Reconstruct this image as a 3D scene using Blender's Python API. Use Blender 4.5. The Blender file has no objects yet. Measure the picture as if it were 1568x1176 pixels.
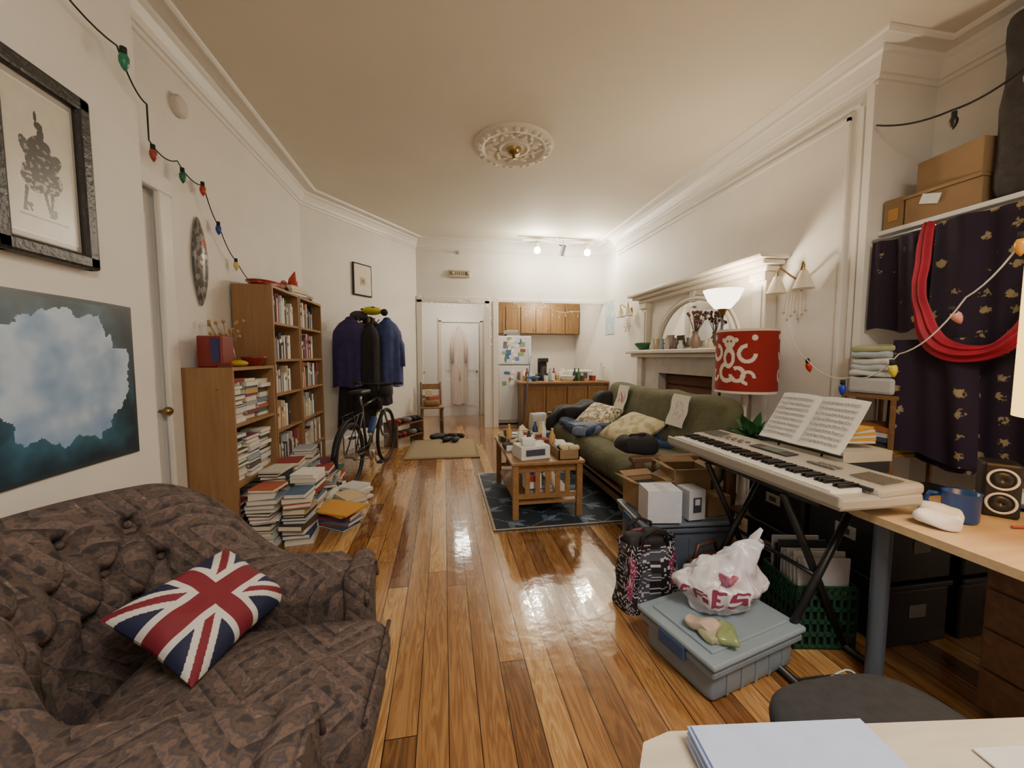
import bpy,bmesh,math,random
from mathutils import Vector,Matrix,Euler,noise
R=random.Random(7)
pi=math.pi
def l1(c): return c/12.92 if c<=.04045 else ((c+.055)/1.055)**2.4
def lin(c): return (l1(c[0]),l1(c[1]),l1(c[2]),1)
def hx(s): return tuple(int(s[i:i+2],16)/255 for i in (0,2,4))
# ---------------- materials
def nm(name):
    m=bpy.data.materials.new(name);m.use_nodes=True
    nt=m.node_tree;return m,nt,nt.nodes,nt.links,nt.nodes['Principled BSDF']
def pm(name,col,rough=.6,metal=0,emit=0,ns=0,na=.1,bump=0,bs=60,trans=0,alpha=1,sheen=0):
    m,nt,N,L,p=nm(name)
    c=lin(col)
    p.inputs['Base Color'].default_value=c
    p.inputs['Roughness'].default_value=rough;p.inputs['Metallic'].default_value=metal
    if trans:p.inputs['Transmission Weight'].default_value=trans
    if alpha<1:p.inputs['Alpha'].default_value=alpha
    if emit:
        p.inputs['Emission Color'].default_value=c;p.inputs['Emission Strength'].default_value=emit
    tc=N.new('ShaderNodeTexCoord')
    if ns:
        n=N.new('ShaderNodeTexNoise');n.inputs['Scale'].default_value=ns;n.inputs['Detail'].default_value=4
        L.new(tc.outputs['Object'],n.inputs['Vector'])
        r=N.new('ShaderNodeValToRGB')
        r.color_ramp.elements[0].position=.3;r.color_ramp.elements[1].position=.7
        r.color_ramp.elements[0].color=tuple(x*(1-na) for x in c[:3])+(1,)
        r.color_ramp.elements[1].color=tuple(min(1,x*(1+na)) for x in c[:3])+(1,)
        L.new(n.outputs['Fac'],r.inputs['Fac']);L.new(r.outputs['Color'],p.inputs['Base Color'])
    if bump:
        n=N.new('ShaderNodeTexNoise');n.inputs['Scale'].default_value=bs;n.inputs['Detail'].default_value=3
        L.new(tc.outputs['Object'],n.inputs['Vector'])
        b=N.new('ShaderNodeBump');b.inputs['Strength'].default_value=bump;b.inputs['Distance'].default_value=.01
        L.new(n.outputs['Fac'],b.inputs['Height']);L.new(b.outputs['Normal'],p.inputs['Normal'])
    return m
def vc(name,rough):
    m,nt,N,L,p=nm(name)
    a=N.new('ShaderNodeAttribute');a.attribute_name='Col'
    tc=N.new('ShaderNodeTexCoord');n=N.new('ShaderNodeTexNoise');n.inputs['Scale'].default_value=25
    L.new(tc.outputs['Object'],n.inputs['Vector'])
    mr=N.new('ShaderNodeMapRange');mr.inputs[3].default_value=.88;mr.inputs[4].default_value=1.08
    L.new(n.outputs['Fac'],mr.inputs[0])
    mx=N.new('ShaderNodeVectorMath');mx.operation='SCALE'
    L.new(a.outputs['Color'],mx.inputs[0]);L.new(mr.outputs[0],mx.inputs['Scale'])
    L.new(mx.outputs[0],p.inputs['Base Color']);p.inputs['Roughness'].default_value=rough
    return m
VM=vc('painted_matte',.75);VG=vc('painted_gloss',.28)
# ---------------- builder
class B:
    def __init__(s,name):
        s.n=name;s.v=[];s.f=[];s.m=[];s.s=[];s.c=[];s.mats=[]
    def add(s,vs,fs,mat,sm=False,M=None,cols=None):
        col=(1,1,1,1)
        if isinstance(mat,tuple):
            col=lin(mat[:3]);mat=VG if len(mat)>3 else VM
        if mat not in s.mats:s.mats.append(mat)
        k=s.mats.index(mat);o=len(s.v)
        if M is not None: vs=[M@Vector(p) for p in vs]
        s.v.extend([tuple(p) for p in vs])
        for i,f in enumerate(fs):
            s.f.append(tuple(o+j for j in f));s.m.append(k);s.s.append(sm)
            s.c.append(lin(cols[i]) if cols else col)
    def mt(s,loc,rot):
        return Matrix.Translation(loc)@Euler(rot).to_matrix().to_4x4()
    def box(s,size,loc,mat,rot=(0,0,0),bev=0):
        x,y,z=[a/2 for a in size];M=s.mt(loc,rot)
        vs=[(-x,-y,-z),(x,-y,-z),(x,y,-z),(-x,y,-z),(-x,-y,z),(x,-y,z),(x,y,z),(-x,y,z)]
        fs=[(3,2,1,0),(4,5,6,7),(0,1,5,4),(1,2,6,5),(2,3,7,6),(3,0,4,7)]
        if bev:
            bm=bmesh.new();bv=[bm.verts.new(p) for p in vs]
            for f in fs:bm.faces.new([bv[i] for i in f])
            bmesh.ops.bevel(bm,geom=list(bm.edges),offset=min(bev,x*.9,y*.9,z*.9),segments=2,affect='EDGES',profile=.5)
            bm.verts.index_update();vs=[tuple(p.co) for p in bm.verts];fs=[tuple(q.index for q in f.verts) for f in bm.faces];bm.free()
        s.add(vs,fs,mat,False,M)
    def bb(s,x0,x1,y0,y1,z0,z1,mat,bev=0):
        s.box((abs(x1-x0),abs(y1-y0),abs(z1-z0)),((x0+x1)/2,(y0+y1)/2,(z0+z1)/2),mat,bev=bev)
    def surf(s,fn,nu,nv,mat,cu=False,cv=False,colfn=None,M=None,sm=True):
        vs=[];NU=nu if cu else nu+1;NV=nv if cv else nv+1
        for j in range(NV):
            for i in range(NU): vs.append(fn(i/nu,j/nv))
        fs=[];cols=[] if colfn else None
        for j in range(nv):
            for i in range(nu):
                a=j*NU+i;b=j*NU+(i+1)%NU;c=((j+1)%NV)*NU+(i+1)%NU;d=((j+1)%NV)*NU+i
                fs.append((a,b,c,d))
                if colfn:cols.append(colfn((i+.5)/nu,(j+.5)/nv))
        s.add(vs,fs,mat,sm,M,cols)
    def lathe(s,prof,loc,mat,rot=(0,0,0),seg=24,sm=True,cap=True,sc=(1,1)):
        n=len(prof)-1
        def fn(u,v):
            r,z=prof[min(n,int(round(v*n)))];a=2*pi*u
            return (r*math.cos(a)*sc[0],r*math.sin(a)*sc[1],z)
        M=s.mt(loc,rot);s.surf(fn,seg,n,mat,cu=True,M=M,sm=sm)
        if cap:
            for r,z in (prof[0],prof[-1]):
                if r>1e-4:s.add([(r*math.cos(2*pi*i/seg)*sc[0],r*math.sin(2*pi*i/seg)*sc[1],z) for i in range(seg)],[tuple(range(seg))],mat,False,M)
    def cyl(s,r,h,loc,mat,rot=(0,0,0),seg=20,r2=None):
        r2=r if r2 is None else r2
        s.lathe([(r,-h/2),(r2,h/2)],loc,mat,rot,seg)
    def sph(s,r,loc,mat,rot=(0,0,0),seg=16,M=None):
        if not isinstance(r,(tuple,list)):r=(r,r,r)
        def fn(u,v):
            a=2*pi*u;b=-pi/2+pi*v
            return (r[0]*math.cos(b)*math.cos(a),r[1]*math.cos(b)*math.sin(a),r[2]*math.sin(b))
        s.surf(fn,seg,max(6,seg//2),mat,cu=True,M=s.mt(loc,rot))
    def tube(s,pts,r,mat,seg=8,closed=False,flat=1):
        P=[Vector(p) for p in pts];n=len(P);vs=[];rr=r if isinstance(r,(list,tuple)) else [r]*n
        up=Vector((0,0,1));prev=None
        for i in range(n):
            if closed:t=P[(i+1)%n]-P[i-1]
            else:t=P[min(i+1,n-1)]-P[max(i-1,0)]
            t.normalize()
            if prev is None:
                a=t.cross(up)
                if a.length<.05:a=t.cross(Vector((1,0,0)))
            else:
                a=prev-t*prev.dot(t)
            a.normalize();prev=a;b=t.cross(a)
            for k in range(seg):
                th=2*pi*k/seg;vs.append(P[i]+(a*math.cos(th)+b*math.sin(th)*flat)*rr[i])
        fs=[]
        for i in range(n if closed else n-1):
            for k in range(seg):
                j=(i+1)%n;fs.append((i*seg+k,i*seg+(k+1)%seg,j*seg+(k+1)%seg,j*seg+k))
        if not closed:fs+= [tuple(range(seg)),tuple((n-1)*seg+k for k in range(seg))]
        s.add(vs,fs,mat,True)
    def rod(s,a,b,r,mat,seg=8): s.tube([a,b],r,mat,seg)
    def prism(s,poly,d,mat,M=None):
        n=len(poly);vs=[(p[0],p[1],0) for p in poly]+[(p[0],p[1],d) for p in poly]
        fs=[tuple(range(n)),tuple(range(n,2*n))]+[(i,(i+1)%n,n+(i+1)%n,n+i) for i in range(n)]
        s.add(vs,fs,mat,False,M)
    def soft(s,size,loc,mat,rot=(0,0,0),r=.05,n=10,bulge=0,nz=0,ns=4,seed=0,taper=0):
        h=[a/2 for a in size];M=s.mt(loc,rot);r=min(r,min(h)*.98)
        for ax in range(3):
            for sg in (-1,1):
                def fn(u,v,ax=ax,sg=sg):
                    p=[0,0,0];p[ax]=sg;p[(ax+1)%3]=math.sin((2*u-1)*pi/2*.999)*1.0;p[(ax+2)%3]=math.sin((2*v-1)*pi/2*.999)
                    q=Vector((p[0]*h[0],p[1]*h[1],p[2]*h[2]))
                    c=Vector([max(-(h[i]-r),min(h[i]-r,q[i])) for i in range(3)]);d=q-c
                    if d.length>1e-6:q=c+d.normalized()*r
                    if bulge:q.z+=bulge*(1-p[0]**2)*(1-p[1]**2)*(1 if p[2]>0 else -1)*min(1,abs(p[2])*1.5)
                    if taper:
                        k=1-taper*(p[2]+1)/2;q.x*=k;q.y*=k
                    if nz:
                        w=noise.noise_vector(q*ns+Vector((seed,seed*.7,0)));q+=w*nz
                    return q
                s.surf(fn,n,n,mat,M=M)
    def done(s,loc=(0,0,0),rz=0,weld=0):
        me=bpy.data.meshes.new(s.n);me.from_pydata(s.v,[],s.f)
        for m in s.mats:me.materials.append(m)
        me.polygons.foreach_set('material_index',s.m);me.polygons.foreach_set('use_smooth',s.s)
        ca=me.color_attributes.new('Col','FLOAT_COLOR','CORNER')
        buf=[]
        for p in me.polygons:buf.extend(s.c[p.index]*p.loop_total)
        ca.data.foreach_set('color',buf)
        bm=bmesh.new();bm.from_mesh(me)
        if weld:bmesh.ops.remove_doubles(bm,verts=bm.verts,dist=weld)
        bmesh.ops.recalc_face_normals(bm,faces=bm.faces);bm.to_mesh(me);bm.free()
        me.update()
        o=bpy.data.objects.new(s.n,me);bpy.context.collection.objects.link(o)
        o.location=loc;o.rotation_euler=(0,0,rz);return o
def one(name,*a,**k):
    b=B(name);b.bb(*a,**k);return b.done()
def light(name,kind,loc,power,col,size=.05,rot=None,**k):
    d=bpy.data.lights.new(name,kind);d.energy=power;d.color=col
    if kind in('POINT','SPOT'):d.shadow_soft_size=size
    if kind=='SPOT':
        d.spot_size=k.get('ang',1.6);d.spot_blend=.6
    if kind=='AREA':d.size=size
    o=bpy.data.objects.new(name,d);bpy.context.collection.objects.link(o);o.location=loc
    if rot:o.rotation_euler=rot
    return o
def crom(pts,n=5):
    out=[]
    for i in range(len(pts)-1):
        for k in range(n):
            a0=Vector(pts[max(0,i-1)]);a1=Vector(pts[i]);a2=Vector(pts[i+1]);a3=Vector(pts[min(len(pts)-1,i+2)]);t=k/n
            out.append(.5*((2*a1)+(-a0+a2)*t+(2*a0-5*a1+4*a2-a3)*t*t+(-a0+3*a1-3*a2+a3)*t**3))
    out.append(Vector(pts[-1]));return out
# ---------- surface materials
WALL=pm('wall_paint',hx('E3DFD8'),.55,ns=3,na=.03,bump=.15,bs=30)
CEIL=pm('ceiling_paint',hx('DAD5C7'),.75,ns=2,na=.02,bump=.1,bs=20)
TRIM=pm('trim_paint',hx('E4E1DA'),.4,ns=5,na=.02)
DOORP=pm('door_paint',hx('E8E5E1'),.35,ns=5,na=.02)
def floor_mat():
    m,nt,N,L,p=nm('floor_boards')
    tc=N.new('ShaderNodeTexCoord');sp=N.new('ShaderNodeSeparateXYZ');L.new(tc.outputs['Object'],sp.inputs[0])
    def M(op,a,b=None,c=None):
        n=N.new('ShaderNodeMath');n.operation=op
        for i,x in enumerate((a,b,c)):
            if x is None:continue
            if isinstance(x,(int,float)):n.inputs[i].default_value=x
            else:L.new(x,n.inputs[i])
        return n.outputs[0]
    X=M('DIVIDE',sp.outputs[0],.112);row=M('FLOOR',X);fx=M('FRACT',X)
    wn=N.new('ShaderNodeTexWhiteNoise');wn.noise_dimensions='1D';L.new(row,wn.inputs['W'])
    Y=M('ADD',M('DIVIDE',sp.outputs[1],3.0),M('MULTIPLY',wn.outputs['Value'],7.3));col=M('FLOOR',Y);fy=M('FRACT',Y)
    wn2=N.new('ShaderNodeTexWhiteNoise');wn2.noise_dimensions='1D';L.new(M('ADD',M('MULTIPLY',row,3.71),M('MULTIPLY',col,11.3)),wn2.inputs['W'])
    cb=N.new('ShaderNodeCombineXYZ')
    L.new(M('MULTIPLY',sp.outputs[0],20),cb.inputs[0]);L.new(M('MULTIPLY',sp.outputs[1],1.5),cb.inputs[1]);L.new(M('MULTIPLY',wn2.outputs['Value'],40),cb.inputs[2])
    n1=N.new('ShaderNodeTexNoise');n1.inputs['Scale'].default_value=1;n1.inputs['Detail'].default_value=3;n1.inputs['Distortion'].default_value=.9
    L.new(cb.outputs[0],n1.inputs['Vector'])
    ring=M('FRACT',M('MULTIPLY',n1.outputs['Fac'],7))
    ringt=M('ABSOLUTE',M('SUBTRACT',ring,.5))
    v=M('ADD',M('MULTIPLY',wn2.outputs['Value'],.68),M('MULTIPLY',ringt,.66))
    r=N.new('ShaderNodeValToRGB');e=r.color_ramp.elements
    e[0].position=0;e[0].color=lin(hx('5A3A20'));e[1].position=1;e[1].color=lin(hx('D0AA70'))
    x=e.new(.42);x.color=lin(hx('8E6238'));x=e.new(.72);x.color=lin(hx('AE824E'))
    L.new(v,r.inputs['Fac'])
    gap=M('MAXIMUM',M('LESS_THAN',fx,.035),M('LESS_THAN',fy,.0012))
    mx=N.new('ShaderNodeMix');mx.data_type='RGBA';mx.inputs[7].default_value=lin(hx('26140A'))
    L.new(gap,mx.inputs[0]);L.new(r.outputs['Color'],mx.inputs[6]);L.new(mx.outputs[2],p.inputs['Base Color'])
    p.inputs['Roughness'].default_value=.16
    p.inputs['Coat Weight'].default_value=.7;p.inputs['Coat Roughness'].default_value=.06
    n3=N.new('ShaderNodeTexNoise');n3.inputs['Scale'].default_value=11;n3.inputs['Detail'].default_value=3;L.new(tc.outputs['Object'],n3.inputs['Vector'])
    hgt=M('ADD',M('MULTIPLY',gap,-.6),M('ADD',M('MULTIPLY',n3.outputs['Fac'],.8),M('ADD',M('MULTIPLY',wn2.outputs['Value'],.15),M('MULTIPLY',M('ABSOLUTE',M('SUBTRACT',fx,.5)),-.5))))
    b=N.new('ShaderNodeBump');b.inputs['Strength'].default_value=.4;b.inputs['Distance'].default_value=.006
    L.new(hgt,b.inputs['Height']);L.new(b.outputs['Normal'],p.inputs['Normal']);L.new(b.outputs['Normal'],p.inputs['Coat Normal'])
    return m
FLOOR=floor_mat()
def wood(name,c1,c2,rough=.45,ax=2):
    m,nt,N,L,p=nm(name)
    tc=N.new('ShaderNodeTexCoord');mp=N.new('ShaderNodeMapping');L.new(tc.outputs['Object'],mp.inputs[0])
    s=[14,14,14];s[ax]=1.2;mp.inputs['Scale'].default_value=s
    n=N.new('ShaderNodeTexNoise');n.inputs['Scale'].default_value=2;n.inputs['Detail'].default_value=5;n.inputs['Distortion'].default_value=.8
    L.new(mp.outputs[0],n.inputs['Vector']);r=N.new('ShaderNodeValToRGB')
    r.color_ramp.elements[0].color=lin(c1);r.color_ramp.elements[0].position=.3
    r.color_ramp.elements[1].color=lin(c2);r.color_ramp.elements[1].position=.7
    L.new(n.outputs['Fac'],r.inputs[0]);L.new(r.outputs[0],p.inputs['Base Color']);p.inputs['Roughness'].default_value=rough
    return m
OAK=wood('bookcase_veneer',hx('8C6844'),hx('9E7A52'))
OAKD=wood('cabinet_oak',hx('7C5E3A'),hx('98744A'))
PINE=wood('table_pine',hx('8A653C'),hx('A27A50'),.4,1)
BEECH=wood('desk_beech',hx('C0A67E'),hx('CFB690'),.4,0)
PALE=wood('desk_pale',hx('C4B8A2'),hx('D2C8B4'),.45,0)
BRN=wood('drawer_wood',hx('5E4230'),hx('77563E'),.5,0)
BLK=pm('black_metal',hx('1A1A1C'),.4);BLKP=pm('black_plastic',hx('1E1D22'),.45,ns=20,na=.2)
CHR=pm('chrome',hx('C8C8CC'),.2,1);BRASS=pm('brass',hx('A08A5A'),.3,1)
GLOWW=pm('lamp_glow_white',hx('FFF2DC'),.5,emit=20)
GLOWT=pm('torchiere_glass_lit',hx('FFF0D8'),.5,emit=5)
GLOWY=pm('lampshade_lit',hx('FFD77A'),.6,emit=2.2)
FROST=pm('frosted_glass',hx('D6CCB6'),.4,emit=.1)
CARD=pm('cardboard',hx('927654'),.8,ns=8,na=.08)
MIRR=pm('mirror_glass',hx('D8D8D6'),.04,1)
WHITE=hx('E4E3E0')
# ---------- room shell
H=3.4;JY=2.27
one('floor',-3,3.6,-1.6,9.1,-.1,0,mat=FLOOR)
one('ceiling',-3,3.6,-1.6,7.4,H,H+.1,mat=CEIL)
one('wall_near_left',-1.75,-1.45,-1.6,JY,0,H,mat=WALL)
b=B('wall_left');b.bb(-1.87,-1.75,2.86,5.45,0,H,WALL);b.bb(-1.87,-1.75,JY,2.86,2.38,H,WALL);b.done()
b=B('wall_diagonal')
b.prism([(-1.75,5.4),(-.47,7.27),(-.47,7.39),(-.55,7.39),(-1.87,5.45)],H,WALL);b.done()
b=B('wall_back');b.bb(-.47,3.05,7.27,7.39,2.36,H,WALL);b.bb(.74,.98,7.27,7.39,0,2.36,WALL);b.done()
one('wall_right',2.95,3.5,2.35,6.5,0,H,mat=WALL)
one('wall_right_kitchen',3.05,3.5,6.5,9.1,0,H,mat=WALL)
one('wall_alcove',3.45,3.6,-1.6,2.35,0,H,mat=WALL)
one('wall_rear',-1.45,3.45,-1.6,-1.5,0,H,mat=WALL)
one('wall_kitchen_back',.9,3.05,8.95,9.05,0,2.7,mat=WALL)
one('wall_kitchen_side',.9,.98,7.39,8.95,0,2.7,mat=WALL)
one('wall_hall_left',-.65,-.55,7.39,9.05,0,2.7,mat=WALL)
one('wall_hall_end',-.55,.9,8.95,9.05,0,2.7,mat=WALL)
one('ceiling_kitchen',-.65,3.05,7.39,9.05,2.7,2.8,mat=CEIL)
one('wall_closet_back',-2.6,-1.87,2.0,2.1,0,H,mat=WALL)
path=[(3.45,-1.5),(3.45,2.35),(2.95,2.35),(2.95,6.5),(3.05,6.5),(3.05,7.27),(-.47,7.27),(-1.75,5.4),(-1.75,JY),(-1.45,JY),(-1.45,-1.5)]
def sweep(name,path,prof,mat):
    b=B(name);n=len(path);vs=[];P=[Vector(p) for p in path]
    for i in range(n):
        d0=(P[i]-P[i-1]).normalized() if i>0 else None
        d1=(P[i+1]-P[i]).normalized() if i<n-1 else None
        if d0 is None:d0=d1
        if d1 is None:d1=d0
        n0=Vector((-d0.y,d0.x));n1=Vector((-d1.y,d1.x));mm=(n0+n1).normalized();k=1/max(.3,mm.dot(n0))
        for (d,z) in prof: vs.append((P[i].x+mm.x*d*k,P[i].y+mm.y*d*k,z))
    m=len(prof);fs=[]
    for i in range(n-1):
        for j in range(m-1):fs.append((i*m+j,i*m+j+1,(i+1)*m+j+1,(i+1)*m+j))
    b.add(vs,fs,mat);return b.done()
sweep('trim_1',path,[(0,H-.17),(.015,H-.165),(.02,H-.14),(.035,H-.135),(.045,H-.10),(.07,H-.05),(.09,H-.035),(.095,H-.012),(.18,H-.010),(.182,H-.022),(.20,H-.025),(.215,H-.014),(.22,H)],TRIM)
bp=[(0,0),(.02,0),(.02,.15),(.012,.18),(0,.19)]
sweep('baseboard_right',[(2.95,5.5),(2.95,6.5),(3.05,6.5),(3.05,6.88)],bp,TRIM)
sweep('baseboard_left',[(-.5,7.22),(-1.75,5.4),(-1.75,5.0)],bp,TRIM)
sweep('baseboard_near_left',[(-1.45,JY),(-1.45,-1.5)],bp,TRIM)
b=B('trim_2')
for (y0,y1) in((2.42,2.45),(2.52,2.54)):b.bb(2.93,2.95,y0,y1,.2,3.1,TRIM)
b.bb(2.925,2.95,2.35,2.4,0,3.2,TRIM)
b.bb(2.93,2.95,2.52,6.4,3.06,3.085,TRIM);b.bb(2.93,2.95,2.45,6.45,3.12,3.14,TRIM);b.done()
b=B('trim_3')
for x in(-.47,.74): b.bb(x,x+.1,7.235,7.27,0,2.36,TRIM,bev=.008)
b.bb(-.47,.84,7.235,7.27,2.3,2.42,TRIM,bev=.008);b.bb(.98,3.05,7.24,7.27,2.34,2.4,TRIM,bev=.008)
b.bb(.9,1.0,7.235,7.27,0,2.36,TRIM,bev=.008);b.done()
b=B('trim_4')
b.bb(-1.75,-1.715,2.82,2.935,0,2.38,TRIM,bev=.01);b.bb(-1.75,-1.71,JY,2.945,2.36,2.47,TRIM,bev=.01);b.done()
def door(name,w,h,loc,rz):
    b=B(name);b.box((w,.04,h),(0,0,h/2),DOORP)
    for sx in(-1,1):
        for z0,z1 in((.2,.85),(1.0,h-.15)):
            cx=sx*w*.235;pw=w*.36
            b.box((pw,.012,z1-z0),(cx,-.024,(z0+z1)/2),DOORP,bev=.005)
            b.box((pw-.06,.016,z1-z0-.06),(cx,-.03,(z0+z1)/2),DOORP,bev=.006)
    b.sph(.028,(w*.44,-.07,1.0),BRASS);b.cyl(.01,.05,(w*.44,-.04,1.0),BRASS,rot=(pi/2,0,0))
    return b.done(loc,rz)
door('door_1',.84,2.08,(.36,8.92,0),0)
door('door_2',.56,2.36,(-1.80,2.56,0),pi/2)
door('door_3',.75,2.1,(-.50,8.2,0),pi/2)
b=B('trim_5')
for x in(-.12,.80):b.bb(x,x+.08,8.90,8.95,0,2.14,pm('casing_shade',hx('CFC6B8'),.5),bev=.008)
b.bb(-.12,.88,8.90,8.95,2.10,2.2,TRIM,bev=.008);b.done()
def drape(b,c,w,d,h,mat,folds=7,seed=0,top=.35,flare=1.0):
    def fn(u,v):
        a=2*pi*u;r=top+(1-top)*min(1,(v*5))**.6;r*=1+(flare-1)*v
        k=1+.10*math.sin(folds*a+seed+v*1.5)*min(1,v*2)+.05*math.sin(13*a+seed*2)*v
        return (c[0]+w/2*r*math.cos(a)*k,c[1]+d/2*r*math.sin(a)*k,c[2]-h*v+.012*math.sin(a*5+seed)*v)
    b.surf(fn,56,16,mat,cu=True)
    b.sph((w/2*top,d/2*top,.04),c,mat)
b=B('bathrobe');ROBE=pm('robe_terry',hx('D2C4BA'),.9,ns=60,na=.08,bump=.5,bs=150)
drape(b,(.33,8.78,1.98),.30,.14,1.7,ROBE,6,1,.25,1.05)
for sx in(-1,1):b.tube([(.33+sx*.07,8.78,1.90),(.33+sx*.15,8.78,1.6),(.33+sx*.155,8.76,1.2)],[.05,.06,.06],ROBE,10,flat=.6)
b.tube([(.33,8.70,1.18),(.34,8.69,.8)],.012,ROBE)
b.cyl(.01,.08,(.33,8.84,2.02),BRASS,rot=(pi/2,0,0));b.done()
# ---------- ceiling medallion
b=B('ceiling_medallion');PL=pm('plaster',hx('DED7C8'),.6)
b.lathe([(0,-.03),(.07,-.035),(.09,-.02),(.12,-.02),(.13,-.035),(.15,-.035),(.16,-.015),(.28,-.012),(.30,-.04),(.33,-.045),(.35,-.03),(.38,-.02),(.39,0)],(0,0,0),PL,seg=64,cap=False)
for i in range(12):
    a=2*pi*i/12
    for q,rr in((0,.25),(1,.2)):
        aa=a+q*.26;b.sph((.055-.01*q,.022,.018),(rr*math.cos(aa),rr*math.sin(aa),-.016),PL,rot=(0,0,aa+(.7 if i%2 else -.7)),seg=10)
    for k in(-.1,.1):b.sph((.03,.03,.018),(.345*math.cos(a+k),.345*math.sin(a+k),-.035),PL,seg=8)
b.lathe([(.0,-.12),(.015,-.12),(.02,-.09),(.05,-.08),(.07,-.05),(.075,-.03)],(0,0,0),BRASS,seg=20)
b.done((.70,3.93,H))
b=B('smoke_detector');b.lathe([(.07,0),(.07,.03),(.05,.045),(0,.045)],(0,0,0),hx('D2CCC4'),rot=(0,pi/2,0));b.done((-1.75,3.1,3.02))
b=B('door_chime_box');b.box((.38,.05,.13),(0,0,0),hx('C8BCA4'),bev=.015)
for i in range(-3,4):b.box((.012,.008,.07),(i*.035,-.027,0),hx('807664'))
for sx in(-1,1):b.lathe([(.04,0),(.03,.015),(0,.02)],(sx*.14,-.025,0),hx('8a8478')+(1,),rot=(pi/2,0,0))
b.done((.30,7.24,2.83))
b=B('fire_sprinkler');b.rod((0,0,0),(0,-.08,0),.012,CHR);b.cyl(.03,.01,(0,-.005,0),CHR,rot=(pi/2,0,0));b.rod((0,-.08,.03),(0,-.08,-.03),.01,CHR);b.done((.27,7.265,3.2))
b=B('track_light')
b.box((1.28,.035,.03),(0,0,-.035),WHITE);b.cyl(.05,.03,(0,0,-.015),WHITE);b.rod((0,0,0),(0,0,.03),.02,WHITE)
for x,ty in((-.38,1),(.09,0),(.52,1)):
    b.rod((x,0,-.05),(x,0,-.12),.01,CHR)
    if ty:
        b.lathe([(.025,.06),(.04,.03),(.06,-.04),(.065,-.05)],(x,0,-.16),WHITE,rot=(.5,0,0),cap=False);b.sph(.06,(x,-.025,-.21),GLOWW)
    else:
        b.cyl(.05,.19,(x,0,-.19),pm('grey_lamp_head',hx('6a6864'),.4),rot=(.3,.25,0));b.cyl(.052,.02,(x-.02,.03,-.10),BLK,rot=(.3,.25,0))
b.done((1.98,6.72,H-.03))
# ---------- left wall art
b=B('framed_picture')
FR=pm('frame_black_wood',hx('2A2624'),.35,ns=30,na=.3,bump=.3)
y0,y1,z0,z1=1.545,1.94,1.70,2.375;w=.058
b.bb(-1.45,-1.405,y0,y1,z0,z0+w,FR,bev=.012);b.bb(-1.45,-1.405,y0,y1,z1-w,z1,FR,bev=.012)
b.bb(-1.45,-1.405,y0,y0+w,z0,z1,FR,bev=.012);b.bb(-1.45,-1.405,y1-w,y1,z0,z1,FR,bev=.012)
b.bb(-1.45,-1.43,y0+w,y1-w,z0+w,z1-w,hx('BEBAB2'))
def art(u,v):
    x=(u-.5)*.30;y=(v-.5)*.66+.027
    n=noise.noise(Vector((x*25,y*25,1)))*.012
    def el(cx,cy,rx,ry,a=0):
        dx=x-cx;dy=y-cy;c,s=math.cos(a),math.sin(a);X=dx*c+dy*s;Y=-dx*s+dy*c
        return (X/rx)**2+(Y/ry)**2<1+n*30
    pap=hx('D0CABA');d=hx('3E3A37')
    m=noise.noise(Vector((x*60,y*60,3)))
    if abs(x)>.138 or abs(y-.027)>.312:return hx('A8A498')
    if abs(x)>.131 or abs(y-.027)>.302:return hx('E0DCD2')
    if el(0,.19,.017,.018) or el(-.012,.225,.006,.022) or el(.004,.15,.014,.045,-.1):return d
    if el(0,.10,.045,.045) or el(-.01,.04,.055,.06,.3):return d if m>-.25 else hx('8e8878')
    if el(.045,.045,.028,.065,-.5) or el(-.055,.07,.02,.05,.4):return hx('4e4a45') if m>-.3 else hx('9a9484')
    if el(-.038,-.045,.042,.058,.5) or el(.035,-.035,.045,.06,-.5):return d if m>-.1 else hx('A49C8C')
    if el(.0,-.03,.02,.05):return hx('B8B09E')
    if -.19<y<-.08 and min(abs(x+.05-y*.15),abs(x-.045-y*.1),abs(x+.012+y*.2))<.006+.004*max(0,y+.13)*10:return d
    if -.19<y<-.15 and min(abs(x+.06),abs(x-.035))<.016 and m>-.1:return d
    if abs(y+.205)<.003 and abs(x)<.10:return hx('8a8478')
    return pap
b.surf(lambda u,v:(-1.428,1.605+.275*u,1.765+.545*v),100,170,VG,colfn=art,sm=False)
b.done()
b=B('map_poster')
def mp(u,v):
    y=u*.98+1.15;z=v*.68
    cx=1.79;cz=.37
    dy=(y-cx)/.30;dz=(z-cz)/.265
    a=math.atan2(dz,dy);r=math.sqrt(dy*dy+dz*dz)
    n=noise.fractal(Vector((math.cos(a)*2.0,math.sin(a)*2.0,4)),1,2,4)*.22+noise.noise(Vector((y*30,z*30,0)))*.06
    q=r-(1.0+n*1.1)
    f=noise.fractal(Vector((y*6,z*6,2)),1,2,3)
    if q<0:
        t=max(0,min(1,.6+f*.9+ (z-.3)*.8));c0=hx('7698C2');c1=hx('BCD0E8')
        if q>-.05:
            s_=(q+.05)/.05*.5;c1=tuple(c1[i]*(1-s_)+hx('CCDCE8')[i]*s_ for i in range(3))
    else:
        t=max(0,min(1,q*1.6+f*.6+.25));c0=hx('3C7088') if z<.3 else hx('426274');c1=hx('1C303E')
    if v<.02 or v>.98 or u>.985:c0=c1=hx('2E3A42')
    return tuple(c0[i]*(1-t)+c1[i]*t for i in range(3))
b.surf(lambda u,v:(-1.443+.006*math.sin(u*9)*v,1.15+.98*u,.895+.68*v+.006*math.sin(u*3.1)),190,130,VG,colfn=mp,sm=False)
b.done()
b=B('carved_wall_mask')
def mk(u,v):
    z=(v-.5);w=.075*math.cos(z*pi)**.7 if abs(z)<.5 else 0
    a=(u-.5)*pi
    return (.01+.045*math.cos(a)*math.cos(z*pi)**.5*(1 if abs(z)<.499 else 0),w*math.sin(a),z*.64)
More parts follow.
